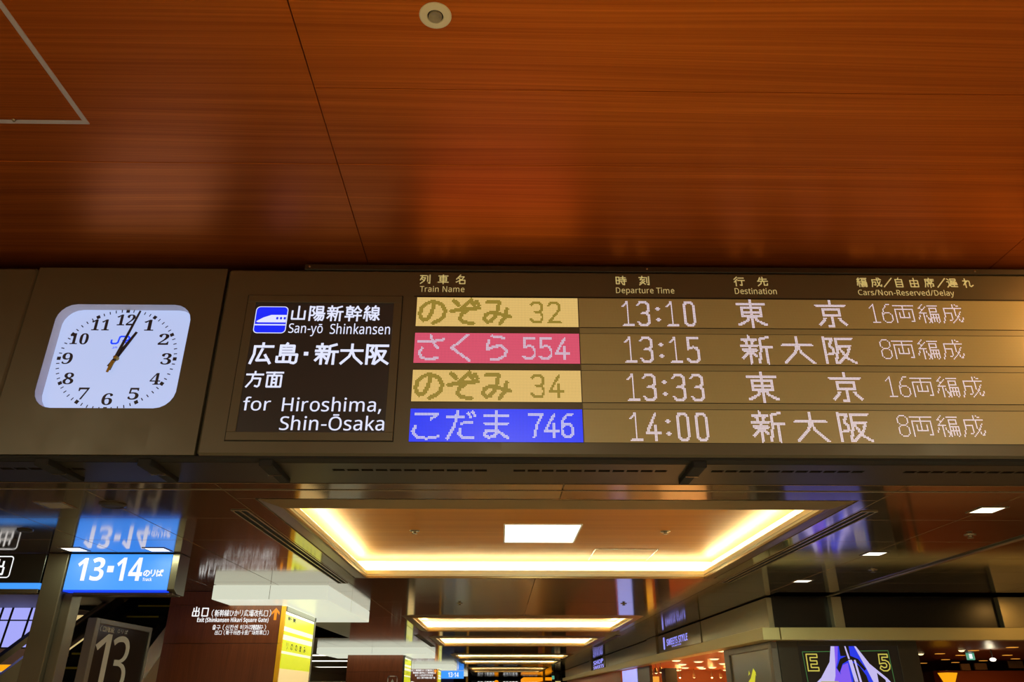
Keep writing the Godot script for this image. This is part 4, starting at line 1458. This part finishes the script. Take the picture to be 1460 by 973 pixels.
	light_box("white glowing light box over the second wooden pillar", -4.32, -1.74, -19.3, -21.9, -3.02)
	light_box("white glowing light box over the third, far wooden pillar", -3.9, -1.74, -30.6, -33.2, -3.2)
	light_box("white glowing light box farthest down the left side", -3.6, -1.74, -41.9, -44.5, -2.8)


# ------------------------------------------------------------------ right side: shop fronts
func right_side() -> void:
	# fascia parallel to the passage, in metal panels
	var o := thing("shop_fascia", "pale metal fascia above the shop front on the right", "fascia", Vector3(3.02, 2.13, -14))
	var st: SurfaceTool
	for e in [[-8.93, -12.2], [-12.21, -15.3], [-16.35, -22.7], [-22.72, -26.6], [-27.2, -38.0]]:
		st = S()
		cbox(st, Vector3(2.99, 2.265, e[1]), Vector3(3.05, CEIL - 0.012, e[0]), 0.003)
		part(o, "fascia_panel", st, "fascia metal")
	st = S()
	cbox(st, Vector3(2.94, 2.26, -16.33), Vector3(3.05, CEIL - 0.004, -15.36), 0.004)
	part(o, "pilaster", st, "fascia metal")
	st = S()
	cbox(st, Vector3(2.94, 2.26, -27.15), Vector3(3.05, CEIL - 0.004, -26.66), 0.004)
	part(o, "pilaster", st, "fascia metal")
	# ledge running along the passage and round the corner
	st = S()
	cbox(st, Vector3(2.86, 2.135, -38.0), Vector3(3.05, 2.262, -8.8), 0.004)
	part(o, "ledge", st, "ledge metal")
	o = thing("shop_ledge", "beige metal ledge above the poster and the shop at the right", "ledge", Vector3(5.0, 2.135, -8.89))
	st = S()
	cbox(st, Vector3(3.061, 2.135, -8.98), Vector3(6.94, 2.262, -8.8), 0.004)
	part(o, "ledge_profile", st, "ledge metal")
	# dark recess wall over the ledge, post and lighter panel
	st = S()
	box(st, Vector3(3.05, 2.262, -9.0), Vector3(5.58, CEIL, -8.93))
	single("wall_shop", st, "black panel", "dark recessed wall band above the shop ledge", "wall", "", "structure")
	st = S()
	cbox(st, Vector3(5.585, 2.262, -8.95), Vector3(7.0, CEIL - 0.01, -8.86), 0.003)
	single("wall_panel", st, "fascia metal", "brown metal wall panel above the ledge at the right edge", "wall panel", "", "structure")
	o = thing("post", "short bright metal post between the ledge and the ceiling", "post", Vector3(3.74, 2.262, -8.88))
	st = S()
	cbox(st, Vector3(3.685, 2.262, -8.93), Vector3(3.80, CEIL - 0.013, -8.83), 0.004)
	part(o, "shaft", st, "fascia metal")
	# shop name sign
	o = thing("shop_sign", "dark shop name panel with glowing lilac lettering on the right fascia", "sign", Vector3(2.98, 2.28, -13.8))
	st = S()
	cbox(st, Vector3(2.972, 2.272, -15.25), Vector3(2.99, CEIL - 0.016, -12.0), 0.003)
	part(o, "sign_panel", st, "grey panel")
	var f := facing_left(2.970)
	latin(o, "sign_lettering", "SWEETS STYLE", Vector2(-14.5, 2.375), Vector2(-12.85, 2.485), f, "purple sign glow", "Droid Sans", true)
	latin(o, "sign_lettering", "TOKYO", Vector2(-14.1, 2.335), Vector2(-13.35, 2.36), f, "purple sign glow", "Droid Sans", true)
	st = S()
	box(st, Vector3(2.966, 2.33, -14.78), Vector3(2.971, 2.53, -14.68))
	part(o, "sign_lettering", st, "purple sign glow")
	o = thing("shop_sign", "small lilac glowing shop sign farther down the right fascia", "sign", Vector3(2.98, 2.28, -25))
	st = S()
	cbox(st, Vector3(2.972, 2.28, -26.5), Vector3(2.99, CEIL - 0.016, -23.3), 0.003)
	part(o, "sign_panel", st, "grey panel")
	for k in 4:
		latin(o, "sign_lettering", "SHOP"[k], Vector2(-26.2 + 0.66 * k, 2.42), Vector2(-25.65 + 0.66 * k, 2.54), f, "purple sign glow", "Droid Sans", true)
	latin(o, "sign_lettering", "SWEETS", Vector2(-26.2, 2.30), Vector2(-23.6, 2.39), f, "purple sign glow", "Droid Sans", true)
	# corner panel with the leaf
	o = thing("glass_panel", "grey framed corner panel with a yellow-green leaf mark", "panel", Vector3(3.03, 0, -9.9))
	st = S()
	cbox(st, Vector3(3.0, 0, -9.12), Vector3(3.07, 2.13, -9.0), 0.003)
	cbox(st, Vector3(3.0, 0, -10.95), Vector3(3.07, 2.13, -10.72), 0.003)
	cbox(st, Vector3(3.0, 2.06, -10.72), Vector3(3.07, 2.13, -9.12), 0.003)
	part(o, "panel_frame", st, "frame grey")
	st = S()
	box(st, Vector3(3.02, 0.05, -10.72), Vector3(3.06, 2.06, -9.12))
	part(o, "pane", st, "grey panel")
	st = S()
	var lf := facing_left(3.018)
	for p in [[[-9.78, 1.86], [-9.70, 1.79], [-9.64, 1.76], [-9.72, 1.80], [-9.80, 1.83]], [[-9.80, 1.88], [-9.72, 1.83], [-9.82, 1.70], [-10.0, 1.60], [-10.05, 1.70], [-9.93, 1.78]], [[-9.98, 1.86], [-9.95, 1.82], [-10.03, 1.80]], [[-9.95, 1.77], [-10.12, 1.71], [-10.22, 1.60], [-10.0, 1.62]]]:
		var poly := PackedVector2Array()
		for q in p:
			poly.append(Vector2(q[0], q[1]))
		flat(st, poly, lf)
	part(o, "leaf_sign", st, "leaf sign glow")
	# poster wall
	o = thing("train_poster", "dark backlit poster of a blue train nose between the figures E and 5", "poster", Vector3(3.85, 0, -8.97))
	st = S()
	cbox(st, Vector3(3.07, 0, -9.05), Vector3(3.29, 2.135, -8.98), 0.003)
	cbox(st, Vector3(4.40, 0, -9.05), Vector3(4.62, 2.135, -8.98), 0.003)
	cbox(st, Vector3(3.29, 2.085, -9.05), Vector3(4.40, 2.135, -8.98), 0.003)
	part(o, "poster_frame", st, "dark steel")
	st = S()
	box(st, Vector3(3.29, 0.4, -9.04), Vector3(4.40, 2.085, -8.99))
	part(o, "poster_light", st, "poster ink glow")
	var z := -8.989
	st = S()
	ribbon(st, PackedVector2Array([Vector2(3.36, 1.5), Vector2(3.335, 2.022), Vector2(4.29, 2.035), Vector2(4.305, 1.5)]), 0.007, at_z(z + 0.0005))
	part(o, "poster_line", st, "poster green glow")
	var layer := 0
	for e in [
		["poster pale glow", [[3.66, 2.08], [3.62, 1.92], [3.50, 1.76], [3.30, 1.60], [4.36, 1.60], [4.22, 1.76], [4.06, 1.90], [3.94, 2.08]]],
		["poster violet glow", [[3.70, 2.08], [3.68, 1.90], [3.66, 1.78], [3.60, 1.62], [3.90, 1.62], [3.86, 2.08]]],
		["poster blue glow", [[3.74, 2.08], [3.71, 1.93], [3.68, 1.86], [3.75, 1.75], [3.80, 1.62], [4.10, 1.62], [4.02, 1.84], [3.92, 2.08]]],
		["poster ink glow", [[3.75, 2.08], [3.75, 1.98], [3.86, 1.98], [3.86, 2.08]]],
		["poster ink glow", [[3.69, 1.86], [3.74, 1.95], [3.84, 1.99], [3.94, 1.95], [4.01, 1.85], [3.99, 1.83], [3.92, 1.91], [3.84, 1.94], [3.76, 1.90], [3.71, 1.81]]],
		["poster violet glow", [[3.72, 1.82], [3.76, 1.89], [3.82, 1.91], [3.83, 1.62], [3.74, 1.62]]],
		["poster ink glow", [[3.86, 1.92], [3.94, 1.88], [4.0, 1.78], [4.03, 1.62], [3.84, 1.62]]],
		["poster pale glow", [[3.81, 2.08], [3.83, 1.95], [3.85, 1.95], [3.825, 2.08]]],
		["poster pale glow", [[3.83, 1.94], [3.87, 1.94], [3.90, 1.72], [3.86, 1.72]]],
		["poster pale glow", [[3.89, 1.94], [3.91, 1.94], [3.94, 1.71], [3.915, 1.71]]],
		["poster ink glow", [[4.12, 1.81], [4.20, 1.74], [4.20, 1.62], [4.12, 1.62]]],
		["poster yellow glow", [[3.49, 1.725], [3.68, 1.725], [3.68, 1.6], [3.49, 1.6]]],
	]:
		st = S()
		var poly := PackedVector2Array()
		for q in e[1]:
			poly.append(Vector2(q[0], q[1]))
		layer += 1
		flat(st, poly, at_z(z + 0.001 + 0.0004 * layer))
		part(o, "poster_print", st, e[0])
	for e in [[3.372, [[0, 0], [0, 1], [1, 1], [1, 0.8], [0.32, 0.8], [0.32, 0.6], [0.92, 0.6], [0.92, 0.4], [0.32, 0.4], [0.32, 0.2], [1, 0.2], [1, 0], [0, 0]]], [4.165, [[0.1, 1], [0.9, 1], [0.9, 0.82], [0.36, 0.82], [0.34, 0.64], [0.62, 0.64], [0.88, 0.54], [0.99, 0.34], [0.9, 0.12], [0.66, 0], [0.3, 0], [0.02, 0.14], [0.14, 0.3], [0.4, 0.19], [0.62, 0.22], [0.7, 0.34], [0.6, 0.46], [0.36, 0.46], [0.04, 0.42], [0.1, 1]]]]:
		st = S()
		var path := PackedVector2Array()
		for q in e[1]:
			path.append(Vector2(e[0] + 0.118 * q[0], 1.83 + 0.168 * q[1]))
		ribbon(st, path, 0.012, at_z(z + 0.001))
		part(o, "poster_lettering", st, "poster yellow glow")
	area("poster_lamp", Vector3(3.85, 1.6, -8.94), Vector2(0.9, 0.9), Vector3(0, 0, 1), Color(0.5, 0.5, 1.0), 0.08)
	# partition between the two shops, shop ceilings and back walls
	st = S()
	prism(st, PackedVector2Array([Vector2(3.62, 9.1), Vector2(3.72, 9.1), Vector2(9.9, 24.6), Vector2(9.8, 24.6)]), 2.3, Transform3D(Basis(Vector3(1, 0, 0), Vector3(0, 0, -1), Vector3(0, 1, 0)), Vector3(0, 2.3, 0)))
	single("wall_partition", st, "shop wall", "partition wall between the two shops", "wall", "", "structure")
	st = S()
	prism(st, PackedVector2Array([Vector2(3.08, 9.08), Vector2(3.66, 9.08), Vector2(9.85, 24.6), Vector2(3.08, 24.6)]), 0.1, Transform3D(Basis(Vector3(1, 0, 0), Vector3(0, 0, -1), Vector3(0, 1, 0)), Vector3(0, 2.35, 0)))
	single("ceiling_shop", st, "shop veneer", "orange veneer ceiling of the sweet shop on the right", "ceiling", "", "structure")
	st = S()
	prism(st, PackedVector2Array([Vector2(3.66, 9.05), Vector2(14.2, 9.05), Vector2(14.2, 25.0), Vector2(9.95, 24.7)]), 0.1, Transform3D(Basis(Vector3(1, 0, 0), Vector3(0, 0, -1), Vector3(0, 1, 0)), Vector3(0, 2.30, 0)))
	single("ceiling_shop", st, "shop dark", "dark glossy ceiling of the shop at the right edge", "ceiling", "", "structure")
	st = S()
	box(st, Vector3(3.2, 0, -24.8), Vector3(14.2, 2.25, -24.6))
	single("wall_shops", st, "shop wall", "warm brown back wall of the shops", "wall", "", "structure")
	st = S()
	box(st, Vector3(6.95, 0, -8.98), Vector3(7.1, 5.0, 10))
	single("wall_right", st, "plaster", "side wall of the hall in front of the shops", "wall", "", "structure")
	# sweet shop: downlights and pendant lamps
	var spots := [[3.58, -13.19], [3.68, -17.15], [4.28, -16.36], [4.32, -19.46], [4.3, -17.78], [4.96, -22.05], [5.23, -21.48], [5.17, -19.0], [5.25, -24.3], [5.62, -21.75], [6.65, -24.2], [5.56, -22.65]]
	var where := ["nearest the corner panel", "over the dark cabinet", "in the middle, near", "left, second row", "in the middle, second row", "left, fourth row", "in the middle, fourth row", "right, second row", "left, last row", "right, fourth row", "right, last row", "in the middle, fifth row"]
	for i in spots.size():
		o = downlight("round warm downlight in the sweet shop ceiling, " + where[i], Vector3(spots[i][0], 2.25, spots[i][1]), 0.10, "warm spot glow", "downlights in the sweet shop ceiling")
	for i in 5:
		pendant("pendant lamp before the shop's back wall, %s" % ["leftmost", "second from left", "middle one", "second from right", "rightmost"][i], Vector3([5.05, 5.45, 5.95, 6.2, 6.4][i], 2.02, -23.2), 2.25)
		if i % 2 == 0:
			omni("pendant_light", Vector3([5.05, 5.45, 5.95, 6.2, 6.4][i], 2.0, -23.2), 0.03, Color(1.0, 0.72, 0.4), 0.6)
	for i in 3:
		pendant("small pendant lamp over the glowing picture, %s" % ["left one", "middle one", "right one"][i], Vector3(3.3 + 0.105 * i, 2.0 + 0.015 * i, -18.0), 2.25)
	st = S()
	cbox(st, Vector3(3.5, 0, -17.9), Vector3(3.75, 2.1, -17.5), 0.004)
	single("cabinet", st, "void black", "tall black cabinet inside the sweet shop", "cabinet")
	o = thing("lit_picture", "glowing orange picture under the pendant lamps in the shop", "picture", Vector3(3.3, 1.4, -18.2))
	st = S()
	cbox(st, Vector3(3.15, 1.3, -18.3), Vector3(3.5, 1.95, -18.2), 0.004)
	part(o, "picture_light", st, "amber strip glow")
	st = S()
	prism(st, PackedVector2Array([Vector2(3.2, 1.5), Vector2(3.25, 1.75), Vector2(3.33, 1.88), Vector2(3.40, 1.72), Vector2(3.45, 1.5)]), 0.002, at_z(-18.19))
	part(o, "picture_print_light", st, "lampshade glow")
	for e in [["lit shop panel, bluish white, beside the dark passage on the right", 3.08, -20.7, -18.5, "lavender screen glow"]]:
		o = thing("lit_poster", e[0], "poster", Vector3(e[1], 0, e[2]))
		st = S()
		cbox(st, Vector3(3.06, 0.3, e[2]), Vector3(3.12, 2.12, e[3]), 0.003)
		part(o, "poster_light", st, e[4])
	st = S()
	cbox(st, Vector3(3.06, 0, -37.9), Vector3(3.14, 2.134, -21.0), 0.003)
	single("shop_facade", st, "shop veneer", "orange wooden shop front far along the right side", "shop front")
	st = S()
	cbox(st, Vector3(3.06, 0, -18.4), Vector3(3.12, 2.134, -16.9), 0.003)
	single("shop_facade", st, "shop dark", "dark brown shop front panel beside the lit white panel", "shop front")
	for i in 3:
		area("sweet_shop_lamp", Vector3([3.7, 4.3, 5.2][i], 2.22, [-13.2, -17.5, -21.5][i]), Vector2(1.2, 1.6), Vector3.DOWN, Color(1.0, 0.74, 0.42), 9.0)  # fill light added under the ceiling, no fixture of its own
	# shop at the right edge
	var bs := [[6.78, -13.11, 1], [7.2, -13.31, 0], [6.83, -12.01, 1], [7.19, -12.32, 0], [7.24, -11.44, 0], [7.84, -13.85, 0], [8.54, -15.63, 0], [9.52, -17.07, 0], [9.05, -17.48, 0], [9.57, -16.15, 0], [8.62, -13.81, 0], [9.66, -15.26, 0], [12.77, -24.11, 1], [12.87, -23.58, 1], [12.93, -22.94, 1]]
	for i in bs.size():
		if bs[i][2]:
			downlight("bright round lamp in the dark shop ceiling, " + ["left of the opening", "", "next to the exit sign", "", "", "", "", "", "", "", "", "", "far back, left", "far back, middle", "far back, right"][i], Vector3(bs[i][0], 2.2, bs[i][1]), 0.045, "warm spot glow", "lamps in the dark shop ceiling")
		else:
			o = thing("strip_lamp", "short amber strip lamp in the dark shop ceiling, " + ["", "first row, left", "", "first row beside the exit sign", "first row, right", "second row, left", "third row, left", "fourth row, middle", "fourth row, left", "fourth row, right", "second row, right", "third row, right"][i], "lamp", Vector3(bs[i][0], 2.2, bs[i][1]), "amber strip lamps in the dark shop ceiling")
			st = S()
			cbox(st, Vector3(bs[i][0] - 0.06, 2.194, bs[i][1] - 0.05), Vector3(bs[i][0] + 0.06, 2.2, bs[i][1] + 0.05), 0.002)
			part(o, "lamp_glow", st, "amber strip glow")
	area("dark_shop_lamp", Vector3(8.5, 2.17, -14.0), Vector2(3.0, 3.0), Vector3.DOWN, Color(1.0, 0.6, 0.28), 3.0)
	o = thing("exit_sign", "small green hanging exit sign in the dark shop", "sign", Vector3(8.1, 2.2, -13.2))
	st = S()
	cbox(st, Vector3(7.57, 2.10, -13.22), Vector3(7.69, 2.205, -13.18), 0.004)
	part(o, "sign_light", st, "exit green glow")
	st = S()
	box(st, Vector3(7.60, 2.12, -13.18), Vector3(7.65, 2.19, -13.178))
	part(o, "sign_figure_light", st, "white sign light")
	o = thing("spot_lamp", "single dazzling spot lamp hanging in the dark shop", "spotlight", Vector3(7.26, 2.06, -12))
	st = S()
	lathe(st, [Vector2(0.0, -0.025), Vector2(0.03, -0.02), Vector2(0.045, 0.0), Vector2(0.03, 0.02), Vector2(0, 0.025)], Transform3D(Basis.IDENTITY, Vector3(7.26, 2.06, -12)), 18)
	part(o, "lamp_bulb", st, "downlight glow")
	st = S()
	bar(st, Vector3(7.26, 2.09, -12), Vector3(7.26, 2.2, -12), 0.012, 0.012)
	part(o, "stem", st, "dark steel")
	omni("shop_spot_light", Vector3(7.26, 2.06, -12), 0.03, WARM, 0.12)
	for i in 3:
		o = thing("menu_screen", "grey menu board on the shop's back counter, %s" % ["left", "middle", "right"][i], "screen", Vector3([9.1, 9.43, 10.1][i], 2.0, -16), "menu boards in the dark shop")
		st = S()
		var q: Array = [[9.02, 9.2, 2.02, 2.14], [9.3, 9.53, 2.03, 2.15], [9.98, 10.26, 2.06, 2.19]][i]
		cbox(st, Vector3(q[0], q[2], -16.05), Vector3(q[1], q[3], -16.0), 0.003)
		part(o, "screen_face", st, "grey panel")
	st = S()
	cbox(st, Vector3(8.6, 0, -16.3), Vector3(11.5, 2.015, -16.06), 0.004)
	single("shop_counter", st, "shop wall", "brown back counter under the menu boards", "counter")
	o = thing("shade_lamp", "glowing amber lampshade in the dark shop", "lamp", Vector3(6.54, 0, -12))
	st = S()
	lathe(st, [Vector2(0.0, 1.885), Vector2(0.13, 1.88), Vector2(0.06, 1.72), Vector2(0.05, 1.6), Vector2(0.0, 1.6)], Transform3D(Basis.IDENTITY, Vector3(6.54, 0, -12)), 24)
	part(o, "lamp_shade", st, "lampshade glow")
	st = S()
	lathe(st, [Vector2(0.02, 1.6), Vector2(0.02, 0.02), Vector2(0.14, 0.015), Vector2(0.14, 0.0)], Transform3D(Basis.IDENTITY, Vector3(6.54, 0, -12)), 16)
	part(o, "stand", st, "dark steel")


func downlight(label: String, at: Vector3, r: float, m: String, group: String) -> Node3D:
	var o := thing("downlight", label, "downlight", at, group)
	var xf := Transform3D(Basis(Vector3.RIGHT, PI), at)
	var st := S()
	lathe(st, [Vector2(r * 1.15, 0), Vector2(r * 1.15, 0.012), Vector2(r, 0.014)], xf, 16)
	part(o, "lamp_ring", st, "white paint")
	st = S()
	lathe(st, [Vector2(r, 0.012), Vector2(r * 0.7, 0.030), Vector2(0.0, 0.036)], xf, 16)
	part(o, "lamp_face", st, m)
	return o


func pendant(label: String, at: Vector3, top: float) -> void:
	var o := thing("pendant_lamp", label, "lamp", at, "pendant lamps in the sweet shop")
	var st := S()
	lathe(st, [Vector2(0.03, 0.10), Vector2(0.04, 0.0)], Transform3D(Basis.IDENTITY, at), 14)
	bar(st, at + Vector3(0, 0.09, 0), Vector3(at.x, top, at.z), 0.01, 0.01)
	part(o, "shade", st, "bronze trim")
	st = S()
	lathe(st, [Vector2(0.0, -0.02), Vector2(0.036, 0.0), Vector2(0.0, 0.012)], Transform3D(Basis.IDENTITY, at), 14)
	part(o, "lamp_bulb", st, "warm spot glow")


# ------------------------------------------------------------------ the far end of the passage
func far_end() -> void:
	# lamps in the left bay
	for i in 3:
		var z: float = [-22.8, -26.9, -33.2][i]
		var o := thing("bay_lamp", "long white recessed lamp in the left bay, %s" % ["nearest", "second", "third"][i], "lamp", Vector3(-5.4, CEIL, z), "long lamps in the left bay")
		var st := S()
		frame_box(st, -7.5, -3.8, z + 0.02, z - 0.92, 0.03, CEIL - 0.01, CEIL + 0.002, 0.002)
		part(o, "lamp_frame", st, "bronze trim")
		st = S()
		box(st, Vector3(-7.47, CEIL - 0.006, z - 0.89), Vector3(-3.83, CEIL + 0.001, z - 0.01))
		part(o, "lamp_face", st, "strip lamp glow")
		area("bay_lamp_light", Vector3(-5.65, CEIL - 0.012, z - 0.45), Vector2(3.5, 0.8), Vector3.DOWN, COVE, 3.0)
	var o := thing("lit_screen", "small lavender screen seen past the nearest pillar", "screen", Vector3(-4.6, 1.6, -18.2))
	var st := S()
	cbox(st, Vector3(-4.75, 1.78, -18.25), Vector3(-4.55, 1.98, -18.2), 0.004)
	part(o, "screen_glow", st, "lavender screen glow")
	st = S()
	cbox(st, Vector3(-4.76, 2.02, -18.25), Vector3(-4.5, 2.09, -18.2), 0.004)
	part(o, "screen_header_glow", st, "blue sign light")
	st = S()
	bar(st, Vector3(-4.62, 0, -18.24), Vector3(-4.62, 2.1, -18.24), 0.04, 0.03)
	part(o, "stand", st, "dark steel")
	st = S()
	cbox(st, Vector3(-8.5, 0, -26.0), Vector3(-3.9, 1.95, -25.6), 0.005)
	single("kiosk_shelf", st, "plaster", "plain kiosk back shelf in the left bay", "shelf")
	# far blue track sign
	o = thing("track_sign", "tiny far blue illuminated track sign down the passage", "sign", Vector3(-2.3, 2.26, -39))
	st = S()
	cbox(st, Vector3(-2.91, 2.26, -39.2), Vector3(-1.72, 2.59, -39.0), 0.005)
	part(o, "sign_light", st, "blue sign light")
	latin(o, "sign_lettering", "13·14", Vector2(-2.45, 2.32), Vector2(-1.95, 2.53), at_z(-38.998), "white sign light", "Droid Sans", true)
	st = S()
	cbox(st, Vector3(-2.85, 0.4, -39.15), Vector3(-2.2, 2.255, -39.05), 0.005)
	part(o, "board", st, "board blue")
	# hanging direction sign across the end
	o = thing("direction_sign", "dark hanging direction sign with white text at the end of the passage", "sign", Vector3(0.3, 2.2, -55))
	st = S()
	cbox(st, Vector3(-1.9, 1.9, -55.1), Vector3(3.2, 2.42, -55.0), 0.005)
	part(o, "sign_panel", st, "black panel")
	for e in [[-1.5, "出口(新幹線"], [0.2, "改札口東京"], [1.5, "新大阪方面"]]:
		letters(o, "sign_lettering", e[1], e[0], 2.36, 0.17, 0.2, 0.2, 0.03, at_z(-54.995), "white sign light")
	for x in [-0.25, 2.85]:
		st = S()
		lathe(st, [Vector2(0.0, 0.02), Vector2(0.16, 0.02), Vector2(0.16, 0.0)], Transform3D(Basis(Vector3.RIGHT, PI / 2), Vector3(x, 2.28, -55)), 14)
		part(o, "arrow_light", st, "orange sign glow")
	# hanging black sign and green light on the right
	o = thing("hanging_sign", "small black hanging sign with a red mark far on the right", "sign", Vector3(2.9, 1.6, -40))
	st = S()
	cbox(st, Vector3(2.50, 1.55, -40.1), Vector3(2.98, 2.58, -40.0), 0.005)
	part(o, "sign_panel", st, "black panel")
	st = S()
	box(st, Vector3(2.66, 1.8, -40.0), Vector3(2.92, 2.16, -39.995))
	part(o, "sign_print_light", st, "peach display light")
	st = S()
	box(st, Vector3(2.72, 1.85, -39.995), Vector3(2.82, 2.1, -39.99))
	part(o, "sign_mark", st, "shop veneer")
	o = thing("exit_sign", "tiny blue-green lit sign far on the right", "sign", Vector3(2.2, 2.2, -36))
	st = S()
	cbox(st, Vector3(2.25, 2.18, -36.05), Vector3(2.36, 2.32, -36.0), 0.004)
	part(o, "sign_light", st, "exit green glow")
	st = S()
	bar(st, Vector3(2.305, 2.32, -36.02), Vector3(2.305, CEIL, -36.02), 0.015, 0.015)
	part(o, "stem", st, "dark steel")
	# orange shop glow at the far right
	o = thing("far_shop", "orange glowing far shop canopy at the end on the right", "shop", Vector3(2.2, 0, -50))
	st = S()
	cbox(st, Vector3(1.3, 2.28, -52.0), Vector3(2.95, 2.44, -46.0), 0.005)
	part(o, "canopy_light", st, "orange sign glow")
	st = S()
	cbox(st, Vector3(2.4, 0, -52.0), Vector3(2.95, 2.28, -46.0), 0.005)
	part(o, "front", st, "shop wall")
	for e in [[-1.9, -46.0], [2.3, -44.5]]:
		st = S()
		cbox(st, Vector3(e[0], 0, e[1] - 0.1), Vector3(e[0] + 0.12, CEIL, e[1]), 0.004)
		single("orange_strip", st, "orange paint", "thin orange upright strip far down the passage, %s side" % ("left" if e[0] < 0 else "right"), "strip")


# ------------------------------------------------------------------ the hall round the camera
func near_hall() -> void:
	var st := S()
	box(st, Vector3(-7.1, 0, -6.02), Vector3(-6.95, 5.0, 10))
	single("wall_left", st, "plaster", "side wall of the hall on the left", "wall", "", "structure")
	var lamp := thing("ceiling_lamp", "warm round surface lamp in the wooden ceiling near the board's right end", "lamp", Vector3(3.4, WOOD, -2.9))
	st = S()
	var under := Transform3D(Basis(Vector3.RIGHT, PI), Vector3(3.4, WOOD, -2.9))
	lathe(st, [Vector2(0.12, 0.0), Vector2(0.12, 0.03), Vector2(0.11, 0.035)], under, 28)
	part(lamp, "lamp_base", st, "bronze trim")
	st = S()
	lathe(st, [Vector2(0.11, 0.032), Vector2(0.10, 0.08), Vector2(0.06, 0.11), Vector2(0.0, 0.12)], under, 28)
	part(lamp, "lamp_globe", st, "panel lamp glow")
	omni("ceiling_lamp_light", Vector3(3.4, WOOD - 0.08, -2.9), 0.08, Color(1.0, 0.72, 0.36), 1.1)
	var i := 0
	for z in [0.6, 3.8, 7.0]:
		for x in [-4.2, 0.0, 4.2]:
			var o := thing("hall_panel_light", "square hall lamp behind the viewer, %s row, %s" % [["nearest", "middle", "rearmost"][i / 3], ["left", "middle", "right"][i % 3]], "lamp", Vector3(x, WOOD, z), "panel lamps of the hall")
			st = S()
			frame_box(st, x - 0.32, x + 0.32, z + 0.32, z - 0.32, 0.02, WOOD - 0.006, WOOD, 0.001)
			part(o, "lamp_frame", st, "white paint")
			st = S()
			box(st, Vector3(x - 0.3, WOOD - 0.004, z - 0.3), Vector3(x + 0.3, WOOD - 0.0005, z + 0.3))
			part(o, "lamp_face", st, "panel lamp glow")
			area("hall_lamp", Vector3(x, WOOD - 0.012, z), Vector2(0.58, 0.58), Vector3.DOWN, WARM, 7.0)
			i += 1
